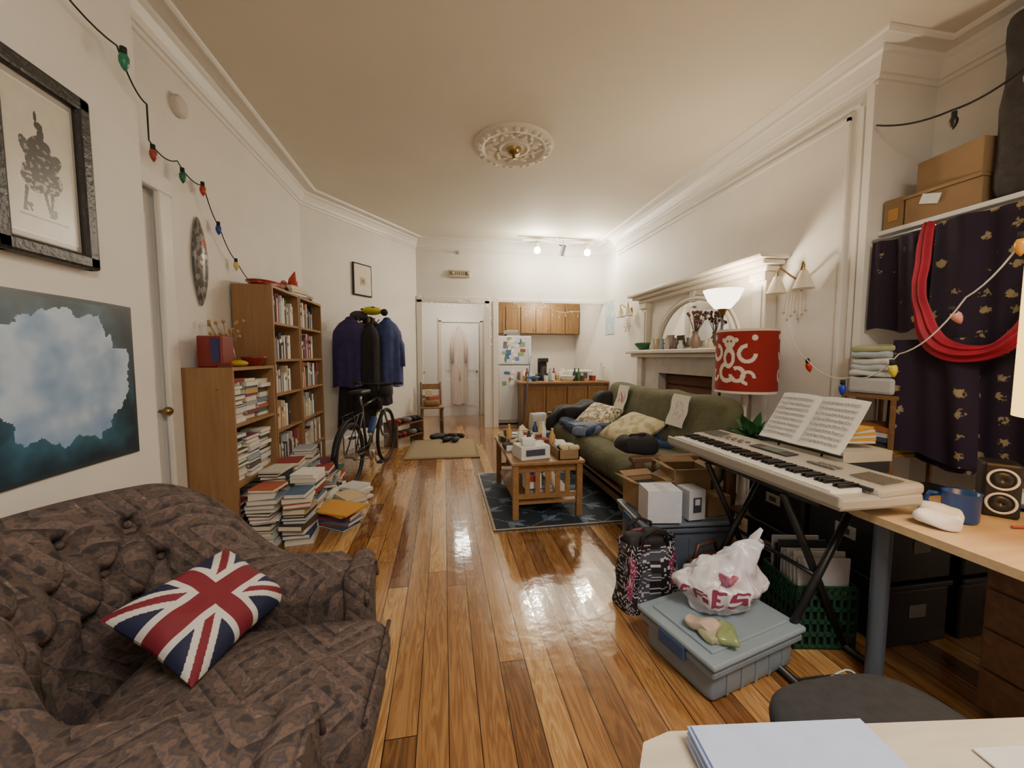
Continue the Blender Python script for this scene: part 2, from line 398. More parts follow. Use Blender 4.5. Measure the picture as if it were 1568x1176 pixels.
def mc(u,v):
    z=v-.5;x=(u-.5)
    if (x/.16)**2+((z-.2)/.045)**2<1:return hx('A8352A')
    if (abs(x)-.17)**2/.006+((z+.02)/.025)**2<1:return hx('E0D0B0')
    if (x/.2)**2+((z-.06)/.03)**2<1:return hx('D8D4CC')
    if abs(x)<.05 and z<.1 and z>-.2:return hx('3a3430')
    return hx('8E8A86') if noise.noise(Vector((x*6,z*14,0)))>0 else hx('5A5654')
b.surf(mk,30,60,VG,colfn=mc);b.done((-1.75,3.24,2.03))
b=B('small_framed_picture')
b.box((.36,.02,.47),(0,0,0),hx('22201f'),bev=.004);b.box((.32,.01,.43),(0,-.008,0),hx('E6DFD2'));b.box((.10,.006,.12),(0,-.014,-.02),hx('CDBFA8'));b.box((.05,.006,.06),(0,-.018,-.02),hx('9a8a72'))
ang=math.atan2(1.87,1.28);nx,ny=math.sin(ang),-math.cos(ang)
b.done((-1.195+nx*.02,6.21+ny*.02,2.47),ang)
# ---------- bookcases
def bookcase(name,y0,y1,h,shelves,x0=-1.73,x1=-1.42,t=.022):
    b=B(name)
    b.bb(x0,x1,y0,y0+t,0,h,OAK);b.bb(x0,x1,y1-t,y1,0,h,OAK);b.bb(x0,x1,y0+t,y1-t,h-t,h,OAK)
    b.bb(x0,x0+.008,y0+t,y1-t,0,h-t,OAK)
    for z in shelves:b.bb(x0+.008,x1-.005,y0+t,y1-t,z,z+t,OAK)
    b.bb(x1-.03,x1-.015,y0+t,y1-t,0,shelves[0],OAK)
    for z in(.35,h-.15):b.cyl(.008,.002,(x1-.1,y0-.001,z),BRASS,rot=(pi/2,0,0))
    return b.done()
bookcase('short_bookcase',2.95,3.62,1.27,[.06,.42,.85])
bookcase('tall_bookcase',3.64,4.26,1.95,[.06,.36,.68,1.0,1.30,1.62])
bookcase('tall_bookcase',4.28,4.98,1.95,[.06,.36,.68,1.0,1.30,1.62])
BC=[hx(c) for c in('D9D2C4','C9C2B4','8C2F28','2E4468','5A5048','3C5A48','B89A5A','1E1E24','7A3F5A','E2DED6','9AA4AC','C4B090','6A7890','A8563A','4A3A30','D0C8B8','E0DCD2','44607A','28282c','E8E4DC','DAD4CA','C8CCD0')]
def bookv(b,x,y0,y1,z,hmax,fill=1):
    y=y0
    while y<y0+(y1-y0)*fill:
        t=R.uniform(.014,.038)
        if y+t>y1:break
        h=min(hmax,R.uniform(.15,.27));d=R.uniform(.11,.22)
        c=R.choice(BC);b.bb(x-d,x,y,y+t,z,z+h,c)
        if R.random()<.5:b.bb(x,x+.001,y+.002,y+t-.002,z+h*.6,z+h*.75,R.choice(BC))
        y+=t+.001
def stack(b,x,y,z,top,w=.17,l=.23,j=.25,rz=0):
    while z<top:
        t=R.uniform(.015,.042);a=rz+R.uniform(-j,j);W=w*R.uniform(.75,1.05);Lg=l*R.uniform(.8,1.05);c=R.choice(BC)
        ox,oy=R.uniform(-.012,.012),R.uniform(-.012,.012)
        b.box((W,Lg,t*.8),(x+ox,y+oy,z+t/2),hx('DDD5C4'),rot=(0,0,a));
        b.box((W+.006,Lg+.006,.003),(x+ox,y+oy,z+t-.0025),c,rot=(0,0,a));b.box((W+.006,Lg+.006,.003),(x+ox,y+oy,z+.0015),c,rot=(0,0,a))
        s_=1 if R.random()<.5 else -1
        b.box((.004,Lg+.006,t),(x+ox+s_*math.cos(a)*W/2,y+oy+s_*math.sin(a)*W/2,z+t/2),c,rot=(0,0,a))
        z+=t+.001
    return z
b=B('shelved_books')
e=.001
for z,hm in((.082,.3),(.442,.36),(.872,.36)):
    for yy in(3.08,3.30,3.50):stack(b,-1.535,yy,z+e,z+hm*R.uniform(.55,.9),.16,.19,.06)
bookv(b,-1.46,2.98,3.05,.443,.26)
for (ya,yb) in((3.67,4.23),(4.31,4.95)):
    for z in(.082,.382,.702,1.022,1.322,1.642):
        k=R.random()
        if k<.5:
            bookv(b,-1.45,ya,ya+(yb-ya)*R.uniform(.6,1),z+e,.26)
        else:
            stack(b,-1.53,ya+.13,z+e,z+R.uniform(.1,.22),.15,.2,.08);bookv(b,-1.45,ya+.27,yb,z+e,.25)
b.done()
b=B('floor_book_piles')
S=[(-1.27,3.02,.42),(-1.06,3.05,.36),(-1.29,3.27,.48),(-1.07,3.30,.42),(-1.28,3.54,.46),(-1.05,3.57,.38),(-1.27,3.82,.5),(-1.05,3.86,.30),(-1.26,4.1,.3),(-1.24,4.4,.22)]
for x,y,t in S:stack(b,x,y,0,t,.18,.23,.2)
stack(b,-.84,3.24,0,.10,.2,.28,.25,1.2);stack(b,-.82,3.52,0,.12,.2,.27,.3,.5);stack(b,-.84,3.83,0,.12,.2,.25,.3,.9)
b.box((.26,.36,.012),(-.84,3.23,.145),hx('C9913C'),rot=(0,0,1.1));b.box((.24,.34,.012),(-.84,3.25,.13),hx('D9B060'),rot=(0,0,.9))
b.done()
b=B('bookcase_top_ornaments')
b.box((.16,.16,.22),(-1.6,3.12,1.27+.11),hx('7E2A22')+(1,),bev=.01);b.box((.05,.01,.16),(-1.56,3.035,1.39),hx('33366a')+(1,))
for i in range(22):
    a=R.uniform(0,6.28);k=R.uniform(.03,.12)
    zz=R.uniform(1.48,1.62)
    b.tube([(-1.6,3.3,1.28),(-1.6+k*.4*math.cos(a),3.3+k*.4*math.sin(a),1.42),(-1.6+k*math.cos(a),3.3+k*math.sin(a),zz)],.002,hx('8a6a40'),5)
    b.sph(.014,(-1.6+k*math.cos(a),3.3+k*math.sin(a),zz),hx('B08A5A'),seg=6)
b.lathe([(.03,0),(.05,.05),(.035,.12),(.028,.16),(.035,.18)],(-1.6,3.3,1.27),hx('7a4a28')+(1,))
b.lathe([(.04,0),(.05,.01),(.09,.06),(.10,.075),(.09,.07),(.03,.02)],(-1.52,3.5,1.27),hx('90302A')+(1,))
b.sph((.07,.05,.025),(-1.5,3.2,1.295),hx('C9A52C'));b.box((.08,.05,.03),(-1.5,3.03,1.285),hx('6a2a24'),rot=(0,0,.3))
b.done()
b=B('bookcase_top_clutter')
b.lathe([(.0,.004),(.18,.005),(.24,.045),(.25,.05),(.17,.0)],(-1.57,3.92,1.95),hx('A0281E')+(1,),sc=(.55,1))
stack(b,-1.52,4.35,1.951,2.04,.2,.27,.3);stack(b,-1.55,4.72,1.951,2.0,.2,.24,.3)
b.tube([(-1.5,4.35,2.04),(-1.5,4.35,2.12),(-1.48,4.36,2.20)],[.05,.035,.005],hx('B03A2A'),10);b.sph((.03,.08,.02),(-1.5,4.38,2.10),hx('B8402E'))
b.sph((.02,.07,.03),(-1.56,4.3,2.07),hx('C85a3E'));b.tube([(-1.55,4.0,2.0),(-1.5,4.12,2.04),(-1.5,4.2,1.99)],.015,hx('5a3a22'))
b.done()
# ---------- string lights
def bulb(b,p,col,dirn=(0,0,-1)):
    d=Vector(dirn).normalized();p=Vector(p)
    b.tube([p,p+d*.03],.013,hx('1c2420'),8)
    b.tube([p+d*.03,p+d*.045,p+d*.065,p+d*.085,p+d*.1],[.014,.02,.019,.012,.002],col+(1,),10)
def sag(pts,s=.04,n=8):
    out=[]
    for i in range(len(pts)-1):
        a,c=Vector(pts[i]),Vector(pts[i+1])
        for k in range(n):
            t=k/n;q=a.lerp(c,t);q.z-=s*4*t*(1-t);out.append(q)
    out.append(Vector(pts[-1]));return out
b=B('string_lights')
x=-1.70
pts=[(-1.41,1.70,2.80),(-1.41,2.11,2.72),(-1.42,2.29,2.58),(x,2.74,2.62),(x,2.99,2.62),(x,3.27,2.58),(x,3.45,2.35),(x,3.69,2.14),(-1.62,3.85,1.97)]
b.tube(sag(pts),.004,hx('1e2a22'),6)
bulb(b,(-1.38,2.10,2.71),hx('1E7A5A'));bulb(b,(x,2.77,2.61),hx('A84838'));bulb(b,(x+.01,3.02,2.59),hx('1F6A46'));bulb(b,(x,3.26,2.6),hx('B03A2A'));bulb(b,(x,3.44,2.38),hx('2A3E98'));bulb(b,(x,3.68,2.16),hx('D8C070'))
b.done()
b=B('string_lights')
pts=[(2.6,2.66,1.65),(2.5,2.35,1.32),(2.45,2.0,1.22),(2.4,1.72,1.36),(2.38,1.45,1.62),(2.34,1.2,1.95)]
b.tube(sag(pts,.05),.0035,hx('d8d4c8'),6)
bulb(b,(2.52,2.37,1.33),hx('D0342A'),(.3,0,-1));bulb(b,(2.46,2.06,1.2),hx('2A44B0'),(0,0,-1));bulb(b,(2.4,1.75,1.33),hx('E0C83A'),(.2,0,-1));bulb(b,(2.38,1.5,1.58),hx('E89A90'),(.5,0,-.6));bulb(b,(2.35,1.27,1.86),hx('E0A040'))
b.done()
b=B('hanging_wire')
b.tube(sag([(2.93,2.33,2.92),(2.98,1.95,2.80),(2.95,1.6,2.84),(3.0,1.2,3.05)],.03),.006,hx('1a1a1a'),6);bulb(b,(2.97,1.93,2.78),hx('2a2622'));bulb(b,(2.95,1.62,2.82),hx('C08050'));b.done()
b=B('icicle_string_lights')
LED=pm('led_warm',hx('FFE9B8'),.5,emit=3)
def ici(pts,s,n):
    P=sag(pts,s);b.tube(P,.003,hx('e8e4d8'),5)
    for i in range(0,len(P),2):
        q=P[i]-Vector((0,.01,R.uniform(.02,.12)));b.tube([P[i],q],.0015,hx('e8e4d8'),4);b.sph(.007,q,LED,seg=6)
ici([(-.4,7.22,2.44),(0,7.22,2.36),(.4,7.22,2.42),(.8,7.22,2.30)],.05,6)
ici([(1.3,7.22,2.38),(1.6,7.22,2.25),(1.75,7.22,2.55),(1.9,7.22,2.3),(2.4,7.22,2.2),(2.9,7.22,2.38)],.07,6)
ici([(.85,7.22,2.32),(.86,7.2,1.6)],0,6)
b.done()
# ---------- bicycle
b=B('bicycle')
WB=1.12;r=.34
TY=pm('tyre_rubber',hx('1c1a1a'),.8);BF=pm('bike_frame_paint',hx('2A2C30'),.3);
for cx in(0,WB):
    b.tube([(cx+(r-.018)*math.cos(2*pi*i/48),0,r+(r-.018)*math.sin(2*pi*i/48)) for i in range(48)],.022,TY,8,True)
    b.tube([(cx+(r-.04)*math.cos(2*pi*i/48),0,r+(r-.04)*math.sin(2*pi*i/48)) for i in range(48)],.009,BLK,6,True)
    b.cyl(.02,.1,(cx,0,r),CHR,rot=(pi/2,0,0))
    for i in range(24):
        a=2*pi*i/24;b.rod((cx,.02*(-1)**i,r),(cx+(r-.04)*math.cos(a),0,r+(r-.04)*math.sin(a)),.0012,CHR,4)
bbk=(.44,0,.30);st=(.33,0,.80);hd=(.88,0,.86);hb=(.92,0,.70)
for a,c,rr in((bbk,st,.017),(st,hd,.016),(bbk,hb,.018),(hb,hd,.02)):b.rod(a,c,rr,BF)
b.tube([(.55,0,.44),(.85,0,.66)],.0195,hx('B8B090')+(1,))
for sy in(-.05,.05):
    b.tube([(0,sy,r),(.44,sy*.6,.30)],.009,BF);b.tube([(0,sy,r),(.33,sy*.3,.78)],.008,BF)
    b.tube([(WB,sy,r),(1.02,sy,.5),(.94,sy*.8,.68)],.012,BF)
b.rod(st,(.30,0,.95),.013,CHR)
b.soft((.27,.15,.05),(.29,0,.965),BLKP,r=.024,n=6);b.soft((.16,.05,.04),(.42,0,.965),BLKP,r=.02,n=5)
b.rod(hd,(.86,0,1.0),.014,BLK)
b.tube([(.84,-.3,1.03),(.87,-.15,1.01),(.88,0,1.0),(.87,.15,1.01),(.84,.3,1.03)],.012,BLK)
for sy in(-1,1):
    b.tube([(.84,sy*.3,1.03),(.83,sy*.2,1.02)],.017,BLKP);b.rod((.87,sy*.2,1.0),(.9,sy*.3,.98),.005,CHR)
    b.tube([(.87,sy*.16,1.0),(.99,sy*.08,.95),(.96,0,.7)],.004,BLK)
b.lathe([(.085,-.003),(.085,.003)],(.44,-.06,.30),CHR,rot=(pi/2,0,0),seg=28)
b.rod((.44,-.075,.3),(.52,-.075,.15),.009,CHR);b.box((.09,.06,.02),(.53,-.12,.145),BLK)
b.rod((.44,.075,.3),(.36,.075,.45),.009,CHR);b.box((.09,.06,.02),(.35,.12,.455),BLK)
b.lathe([(.04,-.012),(.04,.012)],(0,-.05,r),CHR,rot=(pi/2,0,0))
for z0,z1 in((.385,.38),(.215,.30)):b.rod((.44,-.06,z0),(0,-.05,z1),.004,BLK)
b.tube([(-.1,-.06,.74),(.25,-.05,.76)],.005,BLK);b.tube([(-.1,.06,.74),(.25,.05,.76)],.005,BLK)
for sy in(-1,1):b.rod((-.02,sy*.06,.745),(0,sy*.06,r),.005,BLK)
for i in range(3):b.rod((-.08+i*.14,-.06,.745),(-.08+i*.14,.06,.745),.004,BLK)
b.cyl(.035,.2,(.63,0,.55),(.12,.25,.5,1),rot=(0,.72,0))
b.tube([(.02+.38*math.cos(a)-.02,0,.34+.375*math.sin(a)) for a in [pi*.95-i*.14 for i in range(12)]],.022,BLKP,8,flat=.3)
b.soft((.16,.26,.18),(.98,0,.93),BLKP,r=.04,n=6)
ba=math.atan2(1.13,.20)
b.done((-.94,4.10,0),ba)
# ---------- coat rack
b=B('coat_rack')
b.cyl(.02,1.85,(0,0,.95),BRN);b.lathe([(.2,0),(.2,.02),(.05,.05),(.03,.12)],(0,0,0),BRN)
for i in range(4):
    a=i*pi/2+.4;b.tube([(0,0,1.75),(.1*math.cos(a),.1*math.sin(a),1.78),(.16*math.cos(a),.16*math.sin(a),1.86)],.01,BRN)
NAV=pm('coat_navy',hx('1E2244'),.8,ns=12,na=.3,bump=.4,bs=40);BLU=pm('coat_blue',hx('2C3A72'),.7,ns=10,na=.3,bump=.3);BKC=pm('coat_black',hx('17161A'),.8,ns=12,na=.3)
PUR=pm('coat_purple',hx('2C2458'),.8,ns=12,na=.3)
drape(b,(-.24,-.05,1.84),.42,.32,.90,PUR,5,0,.3,1.15);drape(b,(.02,.06,1.86),.4,.3,1.2,BKC,6,2,.3,1.3)
drape(b,(.24,-.04,1.85),.38,.32,.92,BLU,5,4,.3,1.1);drape(b,(.0,-.16,1.75),.26,.2,.8,BKC,5,1,.35,1.2);drape(b,(-.12,.08,1.3),.5,.3,.95,BKC,5,3,.5,1.1)
for x,m in((-.40,PUR),(.40,BLU),(.12,NAV)):b.tube([(x*.75,-.06,1.74),(x,-.1,1.5),(x*1.03,-.12,1.2)],[.06,.065,.055],m,10)
b.sph((.14,.11,.06),(.05,-.02,1.97),hx('B8B820')+(1,));b.tube([(-.1,-.03,1.98),(.05,-.1,2.01),(.2,-.03,1.97)],.012,hx('1a1a1a'));b.sph((.05,.05,.05),(.2,-.08,1.95),hx('1a1a1a'))
b.sph((.12,.09,.07),(-.12,.04,1.9),hx('3a3a40'))
b.done((-1.02,5.72,0),.3)
b=B('shoe_rack')
for z in(.12,.32):b.box((.6,.26,.018),(0,0,z),BRN)
for sx in(-.3,.3):b.box((.02,.26,.36),(sx,0,.18),BRN)
def shoe(b,p,a,c,s=1):
    M=Matrix.Translation(p)@Matrix.Rotation(a,4,'Z')@Matrix.Scale(s,4)
    def fn(u,v):
        t=2*pi*u;x=-.14+.28*v;w=.04+.012*math.sin(v*pi*1.3);hh=.085-.05*min(1,max(0,(v-.25)*1.7));e=math.sqrt(max(0,1-(2*v-1)**6))
        return (x,w*math.cos(t)*e,.04*(1)+hh*.5*math.sin(t)*e if math.sin(t)>0 else .04+.04*math.sin(t)*e)
    b.surf(fn,16,12,c,cu=True,M=M)
SC=[hx('1c1a1c'),hx('2a2a30'),hx('8a2a22'),hx('4a3424'),hx('808080')]
for z in(.131,.331):
    for i in range(5):shoe(b,(-.24+i*.12,0,z),pi/2,SC[(i+int(z*9))%5])
b.done((-.62,6.22,0),.97)
b=B('shoes')
for p,a,c in(((.05,6.15,0),1,0),((.17,6.12,0),1.3,1),((-.12,6.35,0),.5,0),((-.05,6.45,0),.4,1),((.12,6.42,0),2,0),((.22,6.4,0),2.2,0)):shoe(b,(p[0],p[1],.018),a,SC[c],1.0)
b.done()
MAT1=pm('tan_doormat',hx('857458'),.95,ns=40,na=.15,bump=.6,bs=200)
b=B('entry_mat');b.box((1.0,1.15,.016),(0,0,.008),MAT1,bev=.004);b.box((.9,1.05,.002),(0,0,.017),pm('mat_inner',hx('8E7D62'),.95,ns=60,na=.2));b.done((-.02,5.72,0),-.03)
b=B('wooden_chair')
for x in(-.17,.17):
    b.rod((x,-.17,0),(x,-.17,.45),.018,BRN);b.rod((x,.17,0),(x,.19,.88),.018,BRN)
    b.rod((x,-.17,.2),(x,.17,.2),.01,BRN)
b.box((.4,.4,.03),(0,0,.46),OAKD,bev=.01);b.box((.36,.02,.1),(0,.19,.8),OAKD);b.box((.36,.02,.05),(0,.185,.62),OAKD)
b.soft((.28,.26,.12),(0,0,.535),hx('8a6a4a'),r=.05,n=6,nz=.02);b.box((.2,.18,.06),(.02,0,.62),hx('9a5a48'),rot=(0,0,.3));b.box((.12,.1,.12),(-.05,0,.70),hx('D8C8A8'))
b.done((-.22,6.98,0),.1)
# ---------- kitchen
b=B('refrigerator')
FRW=pm('fridge_white',hx('D4D6DA'),.3,ns=3,na=.02)
b.bb(1.04,1.70,7.62,8.3,.02,1.74,FRW,bev=.01);b.bb(1.045,1.695,7.56,7.62,.08,1.16,FRW,bev=.015);b.bb(1.045,1.695,7.56,7.62,1.18,1.735,FRW,bev=.015)
for z0,z1 in((.75,1.1),(1.22,1.5)):b.tube([(1.64,7.56,z0),(1.64,7.52,z0+.02),(1.64,7.52,z1-.02),(1.64,7.56,z1)],.011,FRW)
for i in range(46):
    z=R.choice([R.uniform(.72,1.08),R.uniform(1.22,1.68),R.uniform(1.22,1.68)]);b.box((R.uniform(.05,.12),.003,R.uniform(.05,.1)),(R.uniform(1.10,1.56),7.556-.0005*i*.1,z),R.choice([hx(c) for c in('F2F0EA','5A86B0','E8E0C8','3A6A9A','C8D8E0','8A5048','F0EEE8','88A070','202838','4A6A8A')]),rot=(0,R.uniform(-.2,.2),0))
stack(b,1.35,7.9,1.741,1.85,.3,.3)
b.done()
def cabdoor(b,x0,x1,y,z0,z1):
    b.bb(x0+.01,x1-.01,y-.02,y,z0+.01,z1-.01,OAKD,bev=.004);w=.06
    for a in((x0+.01,x0+w,z0+.01,z1-.01),(x1-w,x1-.01,z0+.01,z1-.01),(x0+w,x1-w,z0+.01,z0+w),(x0+w,x1-w,z1-w,z1-.01)):b.bb(a[0],a[1],y-.03,y-.018,a[2],a[3],OAKD,bev=.003)
    b.sph(.012,(x1-.05,y-.04,z0+.08),BRASS,seg=8)
b=B('upper_kitchen_cabinets');b.bb(1.0,3.04,8.6,8.94,1.84,2.52,OAKD)
for i in range(6):cabdoor(b,1.0+i*.34,1.34+i*.34,8.6,1.84,2.45)
b.done()
b=B('base_kitchen_cabinets');b.bb(1.72,3.04,8.34,8.94,0,.88,OAKD)
for i in range(3):cabdoor(b,1.72+i*.44,2.16+i*.44,8.34,.1,.86)
b.bb(1.72,3.04,8.30,8.94,.88,.92,hx('C8BCA8'));b.done()
b=B('kitchen_peninsula')
b.bb(1.42,3.04,6.98,7.50,0,.84,OAKD);
for i in range(4):
    cabdoor(b,1.44+i*.4,1.84+i*.4,6.98,.12,.80)
b.bb(1.36,3.045,6.90,7.54,.84,.88,wood('peninsula_top',hx('8A6844'),hx('A3805A'),.4,0),bev=.008);b.done()
b=B('countertop_clutter')
z=.881
for i in range(34):
    x=R.uniform(1.5,2.8);y=R.uniform(7.0,7.45);c=R.choice([hx(k) for k in('E8E4DA','7A3A2A','2A4A7A','C8A860','F0F0F0','333338','9AB0B8','8A402E','3E6A48','E4E4E0','D8D8D4')])+(1,)
    k=R.random()
    if k<.3:b.lathe([(.035,0),(.04,.02),(.038,.14),(.014,.19),(.014,.24)],(x,y,z),c,seg=12)
    elif k<.65:b.lathe([(.04,0),(.045,.09),(.045,.1)],(x,y,z),c,seg=14)
    else:
        h_=R.uniform(.05,.18);b.box((.13,.09,h_),(x,y,z+h_/2),c,rot=(0,0,R.uniform(0,1)))
b.lathe([(.05,0),(.12,.05),(.14,.09),(.13,.085),(.04,.01)],(1.62,7.12,z),hx('3A6A9A')+(1,));b.lathe([(.02,0),(.09,.02),(.10,.025)],(1.95,7.08,z),hx('E8E6E0')+(1,))
b.lathe([(.1,0),(.14,.06),(.15,.10)],(2.3,7.1,z),hx('EDEDEA')+(1,));
b.box((.42,.32,.20),(2.58,7.25,z+.10),hx('DAD8D4')+(1,),bev=.02);b.box((.26,.01,.12),(2.55,7.085,z+.10),hx('5a5a5e')+(1,))
b.done()
b=B('coffee_maker');b.box((.2,.24,.04),(0,0,.02),BLKP,bev=.01);b.box((.2,.09,.34),(0,.08,.19),BLKP,bev=.01);b.box((.2,.22,.09),(0,0,.335),BLKP,bev=.015);b.lathe([(.06,.0),(.075,.05),(.06,.13),(.05,.15)],(0,-.03,.045),hx('3a2c24')+(1,));b.done((2.2,8.6,.921))
b=B('paper_towel_roll');b.cyl(.06,.26,(0,0,.14),WHITE);b.cyl(.08,.015,(0,0,.008),CHR);b.cyl(.01,.34,(0,0,.17),CHR);b.done((2.93,7.02,.881))
b=B('mop');b.rod((0,0,.1),(.18,.12,1.35),.012,hx('4A5A90')+(1,))
for i in range(24):
    a=i*.27;b.tube([(0,0,.14),(.06*math.cos(a),.06*math.sin(a),.07),(.1*math.cos(a),.1*math.sin(a),.01)],.008,hx('C8C0B0'),5)
b.done((1.35,6.72,0))
b=B('shopping_bag');b.soft((.28,.18,.34),(0,0,.17),hx('B8BCC0'),r=.03,n=7,nz=.02);b.tube([(-.07,0,.33),(-.05,0,.44),(.05,0,.44),(.07,0,.33)],.006,hx('C03A2A'));b.done((1.62,6.68,0),.2)
b=B('wall_map_poster');b.surf(lambda u,v:(3.04,6.62+.5*u,1.75+.62*v),30,30,VG,colfn=lambda u,v:hx('A8C4D4') if noise.noise(Vector((u*4,v*4,0)))<.15 else hx('D8D8C0'),sm=False);b.done()
# ---------- fireplace
b=B('fireplace_mantel');MP=pm('mantel_paint',hx('D8D2C6'),.4,ns=4,na=.02);MARB=pm('mantel_marble',hx('C4BFB8'),.25,ns=6,na=.12)
y0,y1=3.1,5.35
b.bb(2.62,2.945,y0-.05,y1+.05,1.38,1.43,MP,bev=.012);b.bb(2.68,2.945,y0,y1,1.33,1.38,MP,bev=.01)
b.bb(2.78,2.945,y0+.05,y0+.6,0,1.33,MARB);b.bb(2.78,2.945,y1-.6,y1-.05,0,1.33,MARB);b.bb(2.78,2.945,y0+.6,y1-.6,1.13,1.33,MARB)
for yy in(y0+.08,y1-.22):b.bb(2.74,2.79,yy,yy+.14,0,1.33,MARB,bev=.01)
b.bb(2.90,2.944,y0+.6,y1-.6,0,1.13,pm('fire_brick',hx('5E3A2A'),.9,ns=14,na=.4))
for i in range(9):b.bb(2.88,2.905,y0+.62,y1-.62,.04+i*.12,.14+i*.12,hx('6A4434'))
b.bb(2.89,2.945,y0,y1,1.43,2.12,MP)
for yy in(y0,y1-.16):
    b.bb(2.83,2.90,yy,yy+.16,1.43,2.10,MP,bev=.01);b.bb(2.80,2.90,yy-.015,yy+.175,1.43,1.5,MP,bev=.01);b.bb(2.80,2.90,yy-.015,yy+.175,2.02,2.1,MP,bev=.01)
    b.bb(2.82,2.83,yy+.04,yy+.12,1.54,1.98,MP,bev=.004)
b.bb(2.80,2.945,y0-.03,y1+.03,2.10,2.15,MP,bev=.012);b.bb(2.72,2.945,y0-.08,y1+.08,2.15,2.19,MP,bev=.012);b.bb(2.66,2.945,y0-.12,y1+.12,2.19,2.23,MP,bev=.012)
cy=4.22;ry=.72;rz=.56
arc=[(cy+ry*math.cos(pi*i/32),1.46+rz*math.sin(pi*i/32)) for i in range(33)]
b.add([(2.884,cy,1.46)]+[(2.884,p[0],p[1]) for p in arc],[(0,i+1,i+2) for i in range(32)],MIRR)
b.tube([(2.875,p[0],p[1]) for p in arc],.028,MP,10)
b.tube([(2.88,cy+(p[0]-cy)*1.09,1.46+(p[1]-1.46)*1.08) for p in arc],.016,MP,8)
b.bb(2.86,2.9,cy-.05,cy+.05,1.98,2.12,MP,bev=.01)
b.done()
b=B('mantel_ornaments')
z=1.431
b.lathe([(.05,0),(.06,.01),(.11,.07),(.12,.1),(.11,.1),(.04,.02)],(2.74,5.1,z),hx('2F6A4A')+(1,))
b.lathe([(.03,0),(.06,.05),(.05,.12),(.025,.16),(.035,.19)],(2.76,3.98,z),hx('8a7a6a')+(1,))
for i in range(26):
    a=R.uniform(0,6.28);k=R.uniform(.05,.17);h=R.uniform(.28,.42);p=(2.76+k*.5*math.cos(a),3.98+k*math.sin(a),z+h)
    b.tube([(2.76,3.98,z+.15),p],.0025,hx('5a4a38'),4);b.sph(.018,p,R.choice([hx('6A3A42'),hx('5A4A5A'),hx('7a5a4a')]),seg=6)
for i,(y,c) in enumerate(((4.85,'D8D0C0'),(4.72,'B8A080'),(4.62,'8a9aa0'),(4.5,'C0B8B0'),(4.35,'6a5a50'),(4.22,'D8D8D8'),(3.7,'D0C0A0'),(3.5,'A09080'),(3.32,'C8C0B8'))):
    h=R.uniform(.08,.18);b.lathe([(.03,0),(.04,h*.3),(.02,h*.7),(.025,h)],(2.74,y,z),hx(c)+(1,),seg=12)
b.box((.02,.14,.18),(2.80,4.55,z+.09),hx('8a7a62'),rot=(0,.2,0))
b.done()
def sconce(loc):
    b=B('wall_sconce')
    b.lathe([(.05,0),(.045,.015),(.02,.03)],(0,0,0),BRASS,rot=(0,-pi/2,0),sc=(1.6,1))
    for sy in(-1,1):
        b.tube([(-.02,0,0),(-.07,sy*.05,.06),(-.11,sy*.11,.13),(-.12,sy*.13,.10),(-.12,sy*.13,.04)],.008,BRASS)
        b.lathe([(.022,.04),(.03,.02),(.05,-.03),(.075,-.10),(.08,-.105)],(-.12,sy*.13,.02),FROST,cap=False)
        b.sph(.02,(-.12,sy*.13,.05),BRASS)
    b.tube([(-.03,0,-.02),(-.05,.01,-.2),(-.03,-.02,-.35)],.003,hx('d8d0c0'));
    for i in range(7):b.tube([(-.05,(i-3)*.03,-.1),(-.06,(i-3)*.035,-.24-.03*(i%3))],.002,hx('c8bca0'),4);b.sph(.012,(-.06,(i-3)*.035,-.25-.03*(i%3)),hx('c8b898'),seg=6)
    b.done(loc)
sconce((2.95,2.86,1.97));sconce((2.95,5.9,2.06))
# ---------- rug + coffee table
b=B('area_rug')
def rug(u,v):
    x=u*1.25;y=v*1.5
    if u<.02 or u>.98 or v<.015 or v>.985:return hx('B8AE96')
    c=hx('2A3442')
    gx=x/.30;gy=y/.26;row=math.floor(gy);gx+=.5*(row%2);cxx=math.floor(gx);fx=gx-cxx-.5;fy=gy-row-.5
    a=(1 if (cxx+row)%2 else -1)*.7;X=fx*math.cos(a)+fy*math.sin(a);Y=-fx*math.sin(a)+fy*math.cos(a)
    for k in(-1,0,1):
        Xa=X*math.cos(k*.8)+Y*math.sin(k*.8);Ya=-X*math.sin(k*.8)+Y*math.cos(k*.8)
        if ((Xa-.2)/.24)**2+(Ya/.085)**2<1:
            c=hx('8A9AA8') if k==0 else hx('5A7088')
    if abs(Y)<.02:c=hx('6a7c90')
    return c
b.surf(lambda u,v:(u*1.25,v*1.5,.012),125,150,VM,colfn=rug,sm=False)
b.box((1.25,1.5,.01),(.625,.75,.006),hx('2a303a'))
for i in range(90):
    x=.01+i*.0138;b.rod((x,0,.006),(x+R.uniform(-.006,.006),-.04,.003),.002,hx('C8BEA6'),4);b.rod((x,1.5,.006),(x,1.54,.003),.002,hx('C8BEA6'),4)
b.done((.36,2.90,0),.0)
b=B('coffee_table')
W,Lh,h=.62,1.06,.48
b.box((W,Lh,.028),(0,0,h-.014),PINE,bev=.006);b.box((W-.12,Lh-.12,.07),(0,0,h-.065),PINE)
for sx in(-1,1):
    for sy in(-1,1):b.box((.05,.05,h-.028),(sx*(W/2-.04),sy*(Lh/2-.04),(h-.028)/2),PINE,bev=.005)
b.box((W-.08,Lh-.08,.02),(0,0,.13),PINE)
for sy in(-1,1):
    b.box((W-.1,.025,.04),(0,sy*(Lh/2-.04),.19),PINE)
    for i in range(5):b.box((.04,.014,.2),(-.17+i*.085,sy*(Lh/2-.04),.29),PINE)
b.done((.83,3.56,.014))
b=B('coffee_table_clutter')
zt=.4955
